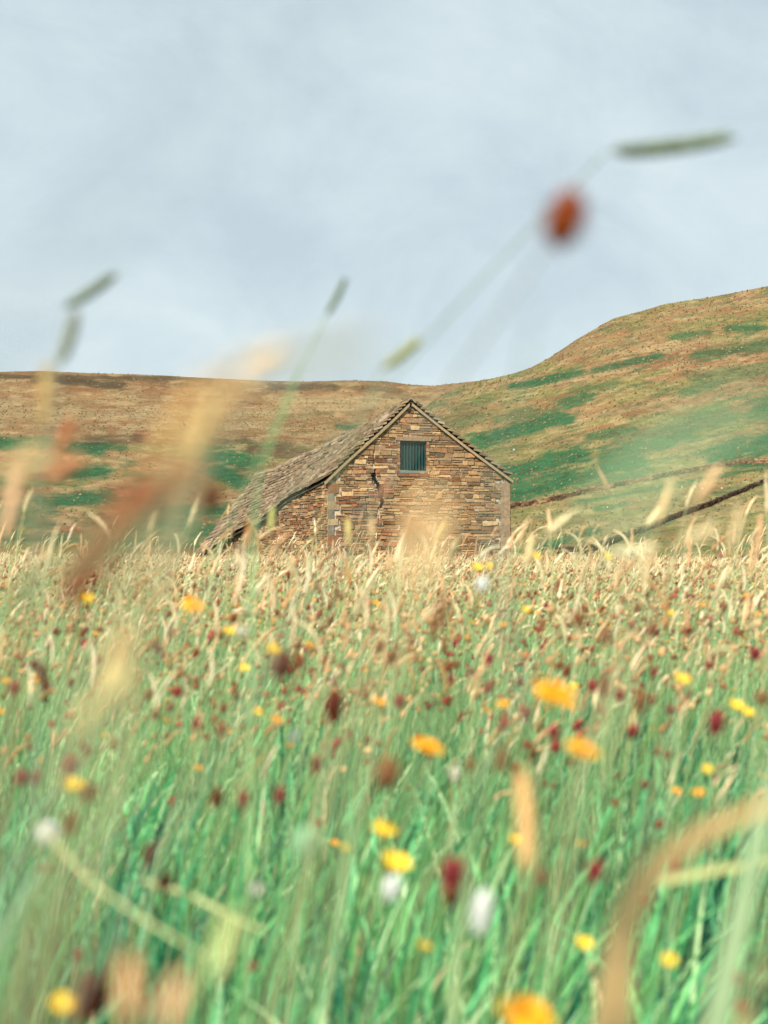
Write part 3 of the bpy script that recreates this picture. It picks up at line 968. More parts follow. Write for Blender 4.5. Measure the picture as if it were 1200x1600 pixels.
GREEN_STEM = np.array([.20, .34, .12])
count = 0
def plant(kind, px, py, Y, size, label, cat, group=None, lean=.25, tilt=None, col=None, elong=1.0, stem_r=.0011, stem_c=None, dl=0.0, name=None, pts=None, seed=None):
    """one individual plant whose head shows at (px,py): an Empty on the soil, a stem and a head as parts"""
    global count
    count += 1; sd_ = count if seed is None else seed
    top = at(px, py, Y)
    gz = float(ground_z(top[0], top[1]))
    H = top[2] - gz
    base = np.array([top[0] - lean * H, top[1] + dl, 0]); base[2] = float(ground_z(base[0], base[1]))
    sp = stem_points(base, top)
    T = sp[-1] - sp[-2]; T /= np.linalg.norm(T)
    d = np.array(tilt, float) if tilt is not None else T; d = d / np.linalg.norm(d)
    root = empty(name or kind, tuple(base)); props(root, label, cat, group)
    if kind == 'hawkbit':
        V, Fq, c = daisy_head(size / 2, sd_, 26 if Y < 3 else 18, col if col is not None else (.95, .50, .02))
        ctr = 0
        V = rot_to(V, d); head = mesh_obj('petals', V + sp[-1] - base, Fq, c, M_petal, root)
        V, Fq, c = calyx(size / 2); mesh_obj('calyx', rot_to(V, d) + sp[-1] - base, Fq, c, M_leaf, root)
    elif kind == 'buttercup':
        V, Fq, c = cup_head(size / 2, sd_, col if col is not None else (.95, .62, .04))
        mesh_obj('petals', rot_to(V, d) + sp[-1] - base, Fq, c, M_petal, root, smooth=True)
    elif kind in ('red_clover', 'burnet', 'white_clover', 'plantain'):
        c1, c2 = {'red_clover': ((.48, .06, .08), (.26, .035, .04)), 'burnet': ((.28, .065, .03), (.15, .035, .015)),
                  'white_clover': ((.90, .92, .92), (.8, .84, .8)), 'plantain': ((.48, .22, .08), (.24, .11, .05))}[kind]
        if col is not None: c1 = col; c2 = tuple(np.array(col) * (.92 if kind == 'white_clover' else .6))
        L = size * elong
        V, Fq, c = clover_head(L, size / 2, c1, c2, 90 if Y < 3 else 50, sd_)
        V[:, 2] -= L / 2
        mesh_obj('flower_head', rot_to(V, d) + sp[-1] - base, Fq, c, M_petal if kind != 'plantain' else M_seed, root)
    elif kind == 'grass_ear':
        L = size * elong
        c1 = np.minimum(np.array(col if col is not None else (.62, .46, .24)) * 1.25, .92)
        V, Fq, c = ear_shape(L, size / 2, c1, c1 * 1.15, 14, 70 if Y < 2 else 44, droop=.12, seed=sd_)
        V[:, 2] -= L / 2
        V = rot_to(V, d)
        mesh_obj('seed_head', V + sp[-1] - base, Fq, c, M_seed, root)
        sp = stem_points(base, sp[-1] - d * L * .48)
    sc_ = np.array(stem_c if stem_c is not None else GREEN_STEM)
    n = len(sp)
    V, Fq, c = tubes((sp - base)[None], np.linspace(stem_r * 1.3, stem_r * .8, n)[None], np.tile(sc_, (1, n, 1)), 6)
    mesh_obj('stem', V, Fq, c, M_leaf, root, smooth=True)
    return root


def hero_blade(name, pts, width, col, label, cat='grass leaf', root_pt=None, mat=None, tip=.07):
    """one long leaf following 3-D points given as (px, py, metres)"""
    P = np.array([at(*p) for p in pts])
    if root_pt is not None: P = np.vstack([root_pt, P])
    k = np.concatenate([[0], np.cumsum(np.linalg.norm(np.diff(P, axis=0), axis=1))]); k /= k[-1]
    NB_ = 90
    s = np.linspace(0, 1, NB_)
    Q = np.stack([np.interp(s, k, P[:, i]) for i in range(3)], 1)
    for _ in range(9): Q[1:-1] = (Q[:-2] + Q[2:] + 2 * Q[1:-1]) / 4
    T = np.gradient(Q, axis=0); T /= np.linalg.norm(T, axis=1, keepdims=True)
    view = np.array([0.05, 1.0, .1])
    sd_ = np.cross(T, view); sd_ /= np.linalg.norm(sd_, axis=1, keepdims=True)
    nrm = np.cross(sd_, T)
    wv = width * np.interp(s, [0, .15, .7, 1 - tip, 1], [.75, 1, .9, .45 if tip > .03 else .8, .06])
    V = []; 
    for i in range(NB_):      # shallow V section with a mid rib
        V += [Q[i] - sd_[i] * wv[i] / 2, Q[i] + nrm[i] * wv[i] * .14, Q[i] + sd_[i] * wv[i] / 2]
    Fq = []
    for i in range(NB_ - 1):
        Fq += [[i * 3, i * 3 + 1, i * 3 + 4, i * 3 + 3], [i * 3 + 1, i * 3 + 2, i * 3 + 5, i * 3 + 4]]
    c = np.repeat(np.array(col)[None] * (1 + .15 * (rng.random((NB_, 1)) - .5)), 3, 0)
    o = mesh_obj(name, np.array(V), Fq, c, mat or M_leaf, origin=Q[0])
    props(o, label, cat)
    return o
#VEG2
# ------------------------------------------------------------------ plants one can point to
YEL, RED, BRN, WHT, EAR = 'yellow flower', 'red flower', 'seed head', 'white flower', 'grass ear'
tuft = (.25, -.45, .85)
# yellow flowers in the foreground: px, py, distance, size, label
for kind, px, py, Y, sz, lab in [
    ('hawkbit', 865, 1085, 1.20, .034, 'largest yellow hawkbit flower in the middle distance right of centre'),
    ('hawkbit', 668, 1168, 1.45, .032, 'flat yellow hawkbit flower near the centre, left of the largest yellow one'),
    ('hawkbit', 910, 1172, 1.15, .028, 'soft pale yellow flower just below the largest yellow flower'),
    ('hawkbit', 822, 1588, .90, .032, 'bright orange-yellow flower at the bottom edge right of centre'),
    ('buttercup', 110, 1236, 1.30, .021, 'yellow buttercup beside a dark seed head at the lower left'),
    ('buttercup', 597, 1306, 1.40, .024, 'yellow buttercup above the white-tipped one in the lower middle'),
    ('buttercup', 614, 1360, 1.30, .027, 'orange-yellow buttercup just above a small white bloom in the lower middle'),
    ('buttercup', 97, 1578, 1.05, .019, 'yellow buttercup at the bottom left corner beside a brown seed head'),
    ('hawkbit', 303, 948, 1.60, .025, 'yellow flower standing in the straw ears left of the barn'),
    ('buttercup', 136, 942, 1.9, .018, 'small yellow flower in the straw ears at the far left'),
    ('buttercup', 425, 1020, 1.7, .018, 'yellow flower touching a large brown seed head below the barn'),
    ('buttercup', 1063, 1068, 2.0, .024, 'neat yellow cup flower at the right, level with the largest yellow one'),
    ('buttercup', 1148, 1108, 1.9, .020, 'pale yellow flower near the right edge, left one of a touching pair'),
    ('buttercup', 1166, 1118, 2.0, .018, 'deep yellow flower near the right edge, right one of a touching pair'),
    ('buttercup', 803, 1318, 1.6, .015, 'small round yellow flower right of the crimson clover'),
    ('buttercup', 660, 1483, 1.4, .014, 'small pale yellow flower low in the grass under the crimson clover'),
    ('buttercup', 909, 1481, 1.4, .018, 'small yellow flower low in the grass at the lower right'),
    ('buttercup', 1043, 1507, 1.2, .014, 'dull orange bud low in the grass beside the bent tan leaf'),
    ('buttercup', 1102, 1206, 1.7, .014, 'small dull yellow flower right of the soft pale yellow one'),
    ('buttercup', 401, 1117, 2.0, .015, 'small orange-yellow flower in the left middle of the field'),
    ('buttercup', 744, 891, 2.8, .022, 'yellow flower silhouetted against the foot of the barn wall'),
    ('buttercup', 762, 887, 3.1, .018, 'smaller yellow flower right beside the one at the foot of the barn'),
    ('buttercup', 836, 872, 2.6, .016, 'yellow flower standing just right of the barn corner'),
    ('buttercup', 357, 990, 2.4, .017, 'yellow flower below the one in the straw ears left of the barn'),
    ('buttercup', 948, 873, 3.0, .018, 'yellow flower against the lower hillside wall'),
    ('buttercup', 540, 1330, 1.5, .012, 'tiny yellow flower left of the pair of buttercups in the lower middle'),
    ('buttercup', 1046, 960, 3.0, .015, 'small yellow flower in the straw ears at the right'),
    ('buttercup', 820, 956, 2.8, .017, 'small yellow flower in the straw ears under the barn corner'),
    ('buttercup', 895, 1075, 2.2, .012, 'tiny yellow flower half behind the largest yellow one'),
    ('buttercup', 380, 1048, 2.4, .018, 'yellow flower left of the large brown seed head below the barn'),
]:
    plant(kind, px, py, Y, sz, lab, YEL, 'yellow flowers standing in the grass', lean=.18 + .15 * rng.random(),
          tilt=(.15 + .2 * rng.random(), -.25 - .3 * rng.random(), .9), dl=.03)
# crimson clover and burnet heads, brown seed heads
for kind, px, py, Y, sz, el, lab in [
    ('red_clover', 706, 1366, 1.05, .018, 1.05, 'crimson clover head standing out in the lower middle of the grass'),
    ('burnet', 706, 1402, 1.08, .011, 1.3, 'small rusty head directly under the crimson clover'),
    ('red_clover', 930, 1362, 1.1, .013, 1.1, 'dark crimson head right of the tan ear in the lower right'),
    ('red_clover', 846, 1371, 1.2, .010, 1.3, 'small rust-red head close right of the tan ear in the lower right'),
    ('burnet', 338, 1247, 1.4, .012, 1.6, 'dark maroon oval head in the lower left, leftmost of a row of three'),
    ('red_clover', 381, 1250, 1.5, .011, 1.6, 'reddish oval head in the lower left, middle of a row of three'),
    ('red_clover', 438, 1244, 1.5, .012, 1.3, 'pinkish red head in the lower left, rightmost of a row of three'),
    ('burnet', 232, 1335, 1.25, .012, 1.8, 'tall dark brown head alone in the green grass at the lower left'),
    ('burnet', 139, 1240, 1.3, .016, 1.0, 'dark brown head touching the yellow buttercup at the lower left'),
    ('burnet', 110, 1288, 1.2, .015, 1.2, 'dark head right of the pale bloom at the lower left'),
    ('burnet', 137, 1560, .95, .020, 1.5, 'large dark brown seed head at the bottom left beside a yellow flower'),
    ('red_clover', 33, 1216, 1.5, .013, 1.0, 'red head at the left edge, left one of a close pair'),
    ('red_clover', 55, 1216, 1.5, .013, 1.0, 'red head near the left edge, right one of a close pair'),
    ('red_clover', 110, 1198, 1.4, .016, 1.1, 'dusky pink head above the yellow buttercup at the lower left'),
    ('burnet', 521, 1102, 1.3, .018, 1.5, 'large dark brown seed head in the middle of the field'),
    ('burnet', 441, 1040, 1.2, .019, 1.1, 'large dark brown seed head below the barn beside a yellow flower'),
    ('red_clover', 1119, 1130, 1.6, .018, 1.3, 'maroon clover head at the right, below the pair of yellow flowers'),
    ('red_clover', 1180, 1022, 2.3, .018, 1.0, 'rounded crimson head at the right edge'),
    ('plantain', 1001, 1096, 1.6, .014, 1.7, 'rust-brown oval head right of the largest yellow flower'),
    ('burnet', 945, 1074, 1.8, .016, 1.5, 'dark red head right of the largest yellow flower, left one of a pair'),
    ('red_clover', 968, 1087, 2.0, .013, 1.0, 'dark red head right of the largest yellow flower, right one of a pair'),
    ('red_clover', 762, 1076, 2.3, .016, 1.1, 'crimson head left of the largest yellow flower'),
    ('red_clover', 764, 1032, 2.3, .015, 1.2, 'maroon head above the crimson one left of the largest yellow flower'),
    ('red_clover', 704, 1061, 2.4, .011, 1.4, 'thin maroon head in the middle of the field'),
    ('red_clover', 738, 1050, 2.5, .011, 1.3, 'small pinkish head between two maroon ones in the middle of the field'),
    ('red_clover', 625, 1097, 2.0, .015, 1.1, 'dusky red head in the middle of the field'),
    ('red_clover', 865, 1145, 1.7, .014, 1.0, 'crimson head directly below the largest yellow flower'),
    ('plantain', 784, 1186, 1.25, .012, 1.8, 'brown oval head right of the flat central yellow flower'),
    ('burnet', 833, 1178, 1.5, .013, 1.3, 'dark brownish head left of the soft pale yellow flower'),
    ('plantain', 605, 1210, 1.1, .018, 1.2, 'soft brown seed head below the flat central yellow flower'),
    ('red_clover', 494, 1196, 1.6, .012, 1.4, 'small red head below the large dark central seed head'),
    ('red_clover', 243, 1118, 2.0, .012, 1.1, 'round red head at the left of the field'),
    ('red_clover', 307, 1131, 1.9, .011, 1.4, 'maroon head at the left of the field beside a round red one'),
    ('plantain', 346, 1139, 1.8, .014, 1.0, 'flat brown head at the left of the field'),
    ('burnet', 66, 1053, 1.9, .014, 1.4, 'dark maroon head near the left edge, upper one of three'),
    ('burnet', 72, 1072, 1.8, .014, 1.1, 'brown head near the left edge, lower one of three'),
    ('red_clover', 22, 1076, 1.8, .017, .8, 'magenta flattened head at the left edge'),
    ('burnet', 54, 1040, 2.0, .013, 1.0, 'dark head near the left edge, farthest of three'),
    ('plantain', 691, 958, 1.2, .010, 3.6, 'long upright rust-brown head in the straw below the barn'),
    ('plantain', 903, 968, 1.3, .014, 1.1, 'round brown head in the straw below the lower hillside wall'),
    ('burnet', 1075, 987, 2.0, .013, 1.0, 'almost black round head at the right'),
    ('red_clover', 1047, 1108, 2.2, .011, 1.2, 'small crimson head between the neat yellow cup and the maroon clover'),
    ('red_clover', 1106, 1040, 2.4, .010, 1.5, 'thin crimson head at the right above the neat yellow cup'),
    ('plantain', 1190, 1092, 2.0, .018, 1.0, 'brown head at the right edge beside the pair of yellow flowers'),
    ('red_clover', 660, 1046, 2.4, .011, 1.2, 'small maroon head in the middle of the field left of a thin one'),
    ('plantain', 735, 1195, 1.6, .009, 1.5, 'small brown head between the flat yellow flower and the oval brown one'),
    ('red_clover', 810, 1217, 1.7, .010, 1.0, 'small rust-red head just below the dark brownish one'),
    ('red_clover', 545, 1148, 1.9, .009, 1.3, 'small red head right of the large dark central seed head'),
]:
    plant(kind, px, py, Y, sz, lab, RED if kind == 'red_clover' else BRN, 'red and brown heads standing in the grass', lean=.15 + .2 * rng.random(), elong=el, dl=.02, tilt=(.15, -.1, 1))
for kind, px, py, Y, sz, el, lab, col in [
    ('white_clover', 753, 1425, 1.0, .014, 2.1, 'tall white bloom right of the crimson clover', (.93, .93, .90)),
    ('white_clover', 612, 1388, 1.25, .015, 1.3, 'small white bloom under the orange-yellow buttercup', (.93, .93, .90)),
    ('white_clover', 76, 1303, 1.15, .015, .9, 'pale bluish bloom left of a dark head at the lower left', (.93, .93, .90)),
    ('white_clover', 475, 1318, 1.0, .018, 1.0, 'round pale green bud in the lower left middle', (.42, .66, .40)),
    ('white_clover', 461, 1152, 1.6, .010, 1.5, 'small creamy bloom in the middle of the field', (.78, .80, .68)),
    ('white_clover', 401, 1391, 1.2, .011, .7, 'small cream bloom low in the grass at the lower left', (.74, .74, .62)),
    ('white_clover', 753, 914, 1.7, .013, 1.1, 'pale bluish bloom in front of the barn foot', (.93, .93, .90)),
    ('white_clover', 711, 1210, 1.7, .011, 1.5, 'small creamy bloom right of the flat central yellow flower', (.80, .76, .60)),
    ('white_clover', 378, 987, 2.2, .015, .8, 'creamy bloom in the straw ears left of the barn', (.80, .78, .62)),
]:
    plant(kind, px, py, Y, sz, lab, WHT, 'white and pale blooms in the grass', lean=.15, elong=el, col=col, tilt=(.1, -.1, 1))

# tall stalks reaching over the camera, out of focus
def tall(px, py, Y, sz, el, d, lab, col, lean=.35, stem=None, kind='grass_ear', sr=.0009, dl=0.0, cat=EAR, name=None):
    return plant(kind, px, py, Y, sz, lab, cat, None, lean=lean, tilt=d, col=col, elong=el, stem_r=sr, stem_c=stem, dl=dl, name=name)
grn = (.22, .34, .14); pale = (.34, .46, .24)
tall(1035, 235, .95, .010, 7.0, (1, .0, .03), 'grey-green grass ear lying level against the sky at the upper right', (.10, .13, .06), .62, (.30, .36, .26))
tall(882, 345, .62, .017, 1.25, (.35, 0, 1), 'rust-red burnet head alone against the sky', (.50, .10, .012), .42, (.30, .33, .28), 'burnet', .0008, cat='red flower')
tall(135, 463, 1.10, .008, 4.9, (.95, 0, .5), 'grey-green ear tilted right against the sky, upper one at the far left', (.14, .17, .11), .1, (.36, .42, .36), sr=.0005)
tall(106, 540, 1.00, .008, 4.0, (.45, 0, 1), 'thin grey ear against the sky below the tilted one at the far left', (.22, .23, .17), .05, (.40, .44, .38), sr=.0005)
tall(74, 625, .85, .007, 4.2, (.14, 0, 1), 'yellow-tan ear in front of the moor at the far left', (.50, .36, .16), .1, (.40, .42, .2))
tall(525, 470, 1.45, .006, 6.0, (.55, 0, .85), 'thin dark green ear against the sky above the barn', (.11, .15, .06), .30, pale, sr=.0010)
tall(622, 560, 1.15, .007, 4.6, (.95, 0, .62), 'yellow-green ear poking above the skyline left of the ridge', (.24, .24, .07), .25, (.34, .38, .2))
tall(395, 568, .48, .0060, 1.9, (1, 0, .35), 'soft tan tuft on the skyline left of the barn', (.60, .42, .20), .2, (.5, .42, .25))
tall(288, 690, .29, .0043, 3.8, (.75, 0, 1), 'large soft tan ear blurred in front of the moor left of the barn', (.62, .40, .16), .15, (.5, .44, .22))
tall(352, 606, .33, .0038, 2.4, (1, 0, .75), 'narrow tan ear branching above the large soft one', (.62, .44, .20), .2, (.5, .44, .22))
tall(318, 690, .60, .009, 2.2, (.5, 0, 1), 'pale ear between the large soft tan one and the barn roof', (.62, .50, .24), .15, (.5, .48, .28))
tall(327, 778, .90, .015, 1.0, (.2, 0, 1), 'small brown head just left of the barn eave', (.34, .12, .045), .35, pale, 'burnet', cat=BRN)
tall(245, 788, .50, .008, 3.2, (.95, 0, .60), 'upper red-brown spike slanting across the lower moor', (.24, .075, .035), .12, (.26, .44, .22), sr=.0006)
tall(165, 858, .47, .0105, 3.6, (.72, 0, .85), 'long red-brown dock spike slanting at the left', (.24, .08, .04), .12, (.26, .44, .22), sr=.0006)
tall(118, 920, .50, .010, 2.0, (.5, 0, .9), 'lowest red-brown spike at the left above the straw ears', (.24, .08, .04), .1, (.26, .44, .22), sr=.0006)
tall(98, 692, .95, .007, 2.6, (.5, 0, .75), 'thin rusty ear in front of the green patches at the left', (.45, .18, .08), .1, (.4, .3, .15))
tall(90, 738, .80, .009, 1.6, (.9, 0, .35), 'short rusty ear at the left below the thin rusty one', (.44, .20, .10), .1, (.4, .3, .15))
tall(20, 800, .95, .009, 4.2, (.35, 0, 1), 'pale pinkish ear at the left edge', (.62, .42, .26), .15, (.4, .42, .25))
tall(26, 735, .50, .006, 2.4, (1, 0, .45), 'blurred tan ear at the left edge above the pinkish one', (.60, .44, .24), .15, (.4, .42, .25))
tall(470, 565, .30, .004, 6.0, (1, 0, .12), 'very near faint grey ear smeared along the skyline', (.34, .34, .28), .3, (.34, .36, .28))
tall(175, 1075, .62, .012, 2.6, (.45, 0, 1), 'soft blurred tan ear over the left of the meadow', (.66, .50, .26), .2, (.5, .48, .26))
tall(150, 1110, .55, .009, 3.0, (.85, 0, .6), 'soft blurred yellow ear crossing the tan one over the meadow', (.62, .56, .28), .2, (.5, .48, .26))
tall(665, 870, .30, .006, 2.6, (.35, 0, 1), 'soft blurred straw ear in front of the barn gable', (.66, .50, .28), .2, (.5, .46, .26))
tall(640, 830, .95, .012, 1.1, (.2, 0, 1), 'small blurred brown head in front of the barn gable', (.40, .18, .06), .2, (.5, .4, .2), 'burnet', cat=BRN)
tall(826, 1300, .85, .011, 4.6, (.06, 0, 1), 'upright tan ear in the lower right of the meadow', (.66, .44, .20), .08, (.5, .44, .22))
tall(350, 1490, .55, .0065, 3.2, (.45, 0, 1), 'pale yellow blurred ear low at the left of centre', (.60, .62, .30), .3, (.4, .46, .22))
tall(205, 1560, .45, .0062, 2.6, (.1, 0, 1), 'peach coloured blurred ear at the bottom left', (.74, .46, .26), .3, (.5, .46, .22))
tall(268, 1580, .45, .0062, 2.2, (.5, 0, .9), 'peach coloured blurred ear at the bottom, right of its twin', (.72, .50, .30), .3, (.5, .46, .22))
tall(1040, 790, 1.25, .006, 5.6, (.5, 0, 1), 'tall straw ear at the right rising in front of the hillside walls', (.66, .48, .26), .18, (.56, .50, .28))
tall(1105, 760, 1.2, .006, 4.6, (.75, 0, .8), 'highest straw ear at the right, its head on the upper wall', (.64, .42, .24), .22, (.56, .46, .28))
tall(1012, 880, 1.4, .007, 4.4, (.35, 0, 1), 'broad straw ear at the right standing below the walls', (.62, .48, .28), .2, (.56, .50, .28))
tall(1150, 830, 1.1, .005, 6, (.4, 0, 1), 'soft straw ear near the right edge', (.64, .50, .30), .2, (.5, .48, .28))
tall(1090, 836, 1.0, .005, 4.2, (1, 0, .25), 'arched straw ear crossing in front of the lower hillside wall', (.68, .56, .34), .3, (.5, .48, .28))
tall(868, 822, 1.8, .007, 4.4, (1, 0, .6), 'cream ear bending right just beside the barn corner', (.74, .60, .38), .35, (.5, .48, .28))
tall(985, 863, 1.3, .005, 7.5, (1, 0, .03), 'pale ear lying level over the meadow edge at the right', (.68, .62, .42), .4, (.5, .48, .28))
tall(828, 860, 2.2, .010, 3.6, (.3, 0, 1), 'upright cream ear beside the barn corner', (.72, .56, .32), .2, (.5, .48, .28))
tall(1020, 812, 2.2, .009, 3.2, (.7, 0, .8), 'slim straw ear between the two hillside walls', (.72, .56, .34), .2, (.5, .48, .28))
tall(545, 835, 2.3, .009, 4.2, (.05, 0, 1), 'upright yellow ear against the left of the gable', (.62, .50, .20), .15, (.5, .48, .28))
tall(582, 828, 2.0, .007, 4.0, (.1, 0, 1), 'slim tan ear against the crack in the gable', (.62, .46, .26), .15, (.5, .48, .28))
tall(600, 770, 1.6, .006, 3.6, (.5, 0, .9), 'thin pinkish ear high against the crack in the gable', (.52, .26, .14), .3, (.4, .34, .18))
tall(690, 835, 2.0, .007, 4.4, (.6, 0, 1), 'yellowish ear against the right half of the gable', (.60, .46, .18), .2, (.5, .48, .28))
tall(425, 815, 2.2, .010, 2.8, (.15, 0, 1), 'green-yellow ear against the dark rear bay of the barn', (.48, .44, .16), .2, (.4, .44, .22))
tall(388, 842, 2.0, .010, 3.0, (.3, 0, 1), 'rusty ear against the end of the barn roof', (.42, .20, .08), .2, (.5, .4, .2))
tall(238, 822, 2.2, .009, 3.0, (.5, 0, 1), 'cream ear with a curled tip left of the barn roof', (.74, .58, .36), .2, (.5, .48, .28))
tall(305, 800, 2.4, .007, 7.5, (.45, 0, 1), 'long slim cream ear rising beside the end of the roof', (.74, .60, .38), .2, (.5, .48, .28))
tall(190, 838, 2.4, .010, 3.0, (.6, 0, 1), 'rust and straw ear left of the curled cream one', (.56, .38, .2), .2, (.5, .48, .28))

# broad leaves close to the lens
def soil(px, Y, back=0.0):
    x = (px - CX) / F * Y
    return np.array([x, Y + back, float(ground_z(x, Y))])
hero_blade('grass_plant', [(1080, 1760, .80), (1135, 1520, .78), (1180, 1330, .77), (1235, 1090, .76)], .0165, (.50, .64, .36), 'broad pale green leaf rising past the bottom right corner', root_pt=soil(1010, .84))
hero_blade('grass_plant', [(958, 1600, .80), (966, 1480, .68), (1000, 1360, .64), (1060, 1310, .62), (1170, 1260, .60), (1290, 1225, .60)], .022, (.92, .56, .26), 'bent dry orange-brown leaf in the lower right', root_pt=soil(945, 1.3), mat=M_leaf)
hero_blade('grass_plant', [(1520, 1500, .34), (1430, 900, .27), (1270, 590, .23), (1110, 610, .21), (985, 700, .20), (900, 860, .195)], .0040, (.52, .66, .40), 'very near green leaf veiling the right-hand hillside', root_pt=soil(1600, .5), tip=.012)
hero_blade('grass_plant', [(820, 1140, .70), (760, 800, .55), (800, 640, .50), (842, 470, .48)], .0022, (.34, .40, .30), 'faint near stalk crossing the sky left of the hill')
hero_blade('grass_plant', [(-330, 900, .30), (-40, 570, .17), (150, 330, .145), (430, 70, .13), (620, -120, .12)], .0020, (.20, .22, .18), 'very near leaf smeared faintly across the upper left sky', root_pt=soil(-700, .5))
hero_blade('grass_plant', [(-80, 1010, .60), (60, 905, .50), (150, 850, .44), (300, 780, .40)], .0065, (.36, .52, .26), 'pale green leaf slanting across the left edge above the meadow', root_pt=soil(-250, .7))
hero_blade('grass_plant', [(60, 1290, 1.15), (150, 1385, 1.1), (230, 1440, 1.05), (330, 1500, 1.0)], .0030, (.62, .60, .30), 'thin yellow straw lying slanted in the lower left', mat=M_straw)
hero_blade('grass_plant', [(220, 1375, 1.3), (290, 1395, 1.3), (350, 1425, 1.28), (420, 1460, 1.25)], .0045, (.56, .58, .28), 'pale flattened straw right of the slanted yellow one', mat=M_straw)
hero_blade('grass_plant', [(1030, 1378, 1.1), (1100, 1362, 1.1), (1230, 1340, 1.08)], .006, (.60, .58, .26), 'thin yellow stalk lying level behind the broad pale leaf', mat=M_straw)
hero_blade('grass_plant', [(480, 1700, 1.05), (520, 1500, 1.02), (545, 1330, 1.0), (575, 1190, .98)], .0045, (.48, .66, .36), 'long pale green leaf rising in the lower middle', root_pt=soil(450, 1.1))
hero_blade('grass_plant', [(710, 1500, 1.15), (735, 1330, 1.1), (760, 1210, 1.05), (800, 1130, 1.0)], .007, (.50, .62, .32), 'wide soft green leaf right of the crimson clover', root_pt=soil(690, 1.2))
hero_blade('grass_plant', [(1150, 1640, .72), (1185, 1520, .70), (1230, 1440, .68)], .012, (.66, .54, .26), 'straw coloured leaf cut by the bottom right corner', root_pt=soil(1110, .76), mat=M_straw)
hero_blade('grass_plant', [(395, 830, 1.5), (402, 745, 1.46), (440, 650, 1.42), (475, 570, 1.40), (495, 520, 1.39)], .0050, (.36, .56, .26), 'tall light green stalk crossing the barn roof', root_pt=soil(380, 1.6))
hero_blade('grass_plant', [(-30, 1500, .9), (30, 1420, .88), (75, 1330, .86)], .010, (.45, .66, .42), 'pale green leaf at the lower left edge', root_pt=soil(-90, .95))

# ------------------------------------------------------------------ repeats: prototypes copied over the field
def proto(kind, H, seed):
    """a plant of full height H leaning downwind, ready to be copied: Empty + stem + head"""
    base = np.array([0, -5.0 - seed, 0.]); top = base + np.array([.22 * H, .03 * H * (seed % 3 - 1), H])
    sp = stem_points(np.zeros(3), top - base, n=9)
    T = sp[-1] - sp[-2]; T /= np.linalg.norm(T)
    col = {'red_clover': ((.42, .055, .06), (.22, .03, .03)), 'burnet': ((.34, .11, .045), (.18, .05, .02)), 'plantain': ((.46, .26, .12), (.24, .12, .06))}
    parts = []
    if kind in col:
        sz, el = {'red_clover': (.014, 1.1), 'burnet': (.012, 1.3), 'plantain': (.011, 1.7)}[kind]
        V, Fq, c = clover_head(sz * el, sz / 2, col[kind][0], col[kind][1], 40, seed); V[:, 2] -= sz * el * .4
        parts.append(('flower_head', rot_to(V, T) + sp[-1], Fq, c, M_seed))
    elif kind == 'hawkbit':
        V, Fq, c = daisy_head(.0095, seed, 14, (.90, .50, .03), 2)
        parts.append(('petals', rot_to(V, (.2, -.35, .9)) + sp[-1], Fq, c, M_petal))
    else:
        c1 = STRAWS[seed % len(STRAWS)]
        V, Fq, c = ear_shape(.055 + .012 * (seed % 4), .0036, c1, c1 * 1.15, 10, 30, droop=.3 + .28 * (seed % 4), seed=seed)
        parts.append(('seed_head', rot_to(V, T) + sp[-1] - T * .004, Fq, c, M_seed))
    sc_ = np.array([.34, .38, .17]) if kind == 'grass_ear' else np.array([.22, .34, .14])
    V, Fq, c = tubes(sp[None], np.linspace(.0011, .0006, 9)[None], np.tile(sc_, (1, 9, 1)), 4)
    parts.append(('stem', V, Fq, c, M_leaf))
    return [(n, make_mesh(n, V, Fq, c, [m])) for n, V, Fq, c, m in parts], float(sp[-1][2]), sp[-1]


def sow(kind, n, y0, y1, h0, h1, label, cat, group, pw=1.0, maxn=300):
    protos = [proto(kind, .5, s) for s in range(6)]
    X, Y = scatter(n * 3, y0, y1, .15, pw)
    X, Y = X[:min(n, maxn)], Y[:min(n, maxn)]
    for i in range(len(X)):
        meshes, hh, top = protos[rng.integers(6)]
        H = h0 + (h1 - h0) * rng.random() ** 1.2
        s = H / hh
        root = bpy.data.objects.new(kind, None); root.empty_display_size = .05
        C.collection.objects.link(root)
        root.location = (X[i], Y[i], float(ground_z(X[i], Y[i])))
        root.rotation_euler = (rng.normal(0, .06), rng.normal(.05, .10), rng.normal(0, .5))
        hs = .85 + .4 * rng.random()
        root.scale = (s * hs ** .3, s * hs ** .3, s)
        dist = 'nearest part' if Y[i] < 2.6 else ('near part' if Y[i] < 4.5 else 'middle part')
        sx = X[i] / (.24 * Y[i])
        side = 'far left' if sx < -.6 else ('left' if sx < -.2 else ('centre' if sx < .2 else ('right' if sx < .6 else 'far right')))
        props(root, label + ', ' + dist + ' of the meadow, ' + side, cat, group)
        for nm, me in meshes:
            c = bpy.data.objects.new(nm, me); C.collection.objects.link(c); c.parent = root
sow('red_clover', 290, 1.3, 6.5, .36, .58, 'small maroon clover head on a thin stem', RED, 'small maroon clover heads in the meadow')
sow('burnet', 290, 1.6, 8.5, .42, .66, 'small dark brown seed head on a thin stem', BRN, 'small brown seed heads in the meadow')
sow('plantain', 290, 2.0, 9, .42, .66, 'small oval tan-brown plantain head on a thin stem', BRN, 'small plantain heads in the meadow')
sow('hawkbit', 210, 1.6, 8, .36, .60, 'tiny yellow flower on a thin stem', YEL, 'tiny yellow flowers in the meadow')
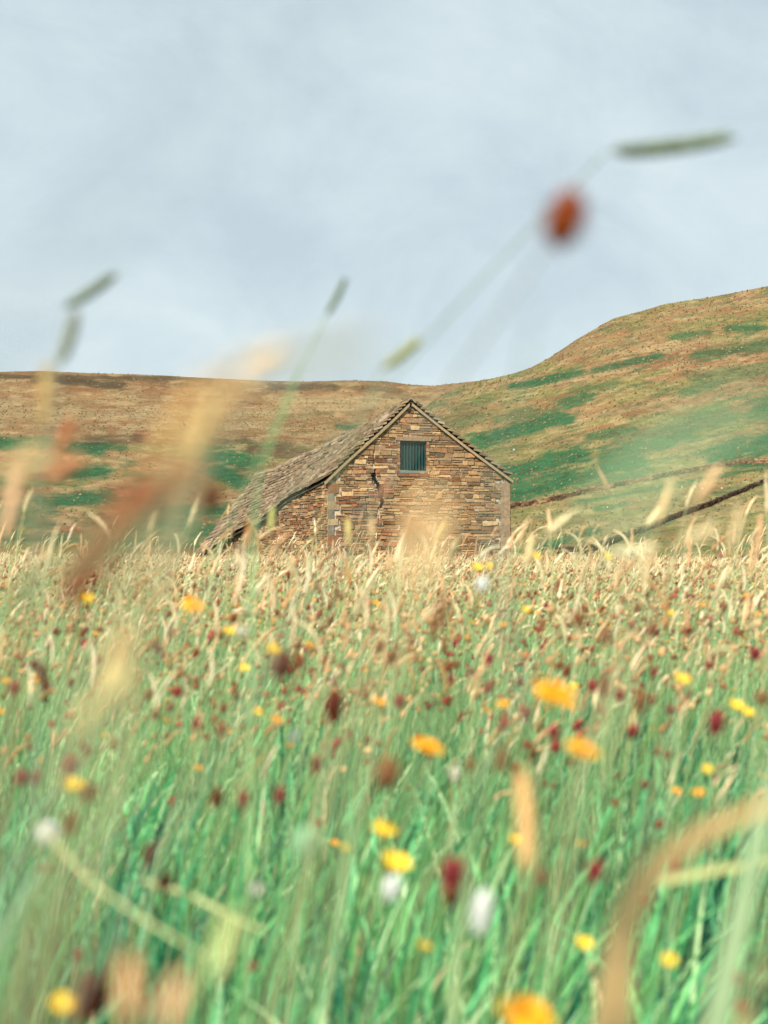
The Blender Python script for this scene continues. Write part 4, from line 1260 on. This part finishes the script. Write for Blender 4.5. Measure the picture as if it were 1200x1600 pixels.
sow('grass_ear', 290, 2.2, 7.5, .46, .74, 'slim straw coloured grass ear nodding to the right', EAR, 'straw coloured grass ears in the meadow')

# the uncounted rest, farther off
def stuff(name, sets, mat, label, cat):
    g = Geo()
    for s in sets: g.add(*s)
    props(g.obj(name, mat), label, cat, kind='stuff')
a1, b1 = mass_stalks(12000, 4.5, 16, .34, .66, .0024, .065, .0048, STRAWS, 3.2)
a2, b2 = mass_stalks(19000, 15, 34, .34, .62, .0045, .075, .0060, STRAWS, 3.5)
a3, b3 = mass_stalks(14000, 32, 61, .30, .58, .0085, .10, .0095, STRAWS, 5)
a5, b5 = mass_stalks(2300, 3.0, 24, .56, .88, .0026, .090, .0050, STRAWS, 3, droopr=(.1, 1.1))
a6, b6 = mass_stalks(480, 2.4, 7, .70, .90, .0018, .070, .0042, STRAWS, 2.6, droopr=(.1, 1.0))
a4, b4 = mass_stalks(1500, 2.2, 5.0, .40, .62, .0018, .055, .0032, STRAWS, 2.6)
stuff('distant_grass_ears', [a1, b1, a2, b2, a3, b3, a4, b4, a5, b5, a6, b6], M_straw, 'haze of straw coloured grass ears covering the far half of the meadow', 'grass')
BR = np.array([[.32, .15, .065], [.20, .085, .04], [.44, .25, .11], [.26, .065, .045], [.58, .38, .19]])
a1, b1 = mass_stalks(18000, 2.6, 12, .44, .70, .0012, .016, .0066, BR, K=6, marg=3.2, droopr=(0, .3))
a2, b2 = mass_stalks(11000, 12, 32, .38, .62, .003, .024, .0115, BR, K=5, droopr=(0, .3))
a3, b3 = mass_stalks(5000, 30, 61, .30, .52, .006, .030, .0150, BR, K=4, droopr=(0, .3), marg=2.5)
stuff('distant_seed_heads', [a1, b1, a2, b2, a3, b3], M_seed, 'countless small brown seed heads dotted through the far half of the meadow', 'seed heads')
YL = np.array([[.90, .52, .03], [.85, .40, .03]])
a1, b1 = mass_stalks(1500, 3.5, 45, .36, .58, .002, .012, .0085, YL, K=6, droopr=(0, .3))
stuff('distant_yellow_flowers', [a1, b1], M_petal, 'small yellow flowers dotted through the far half of the meadow', 'flowers')
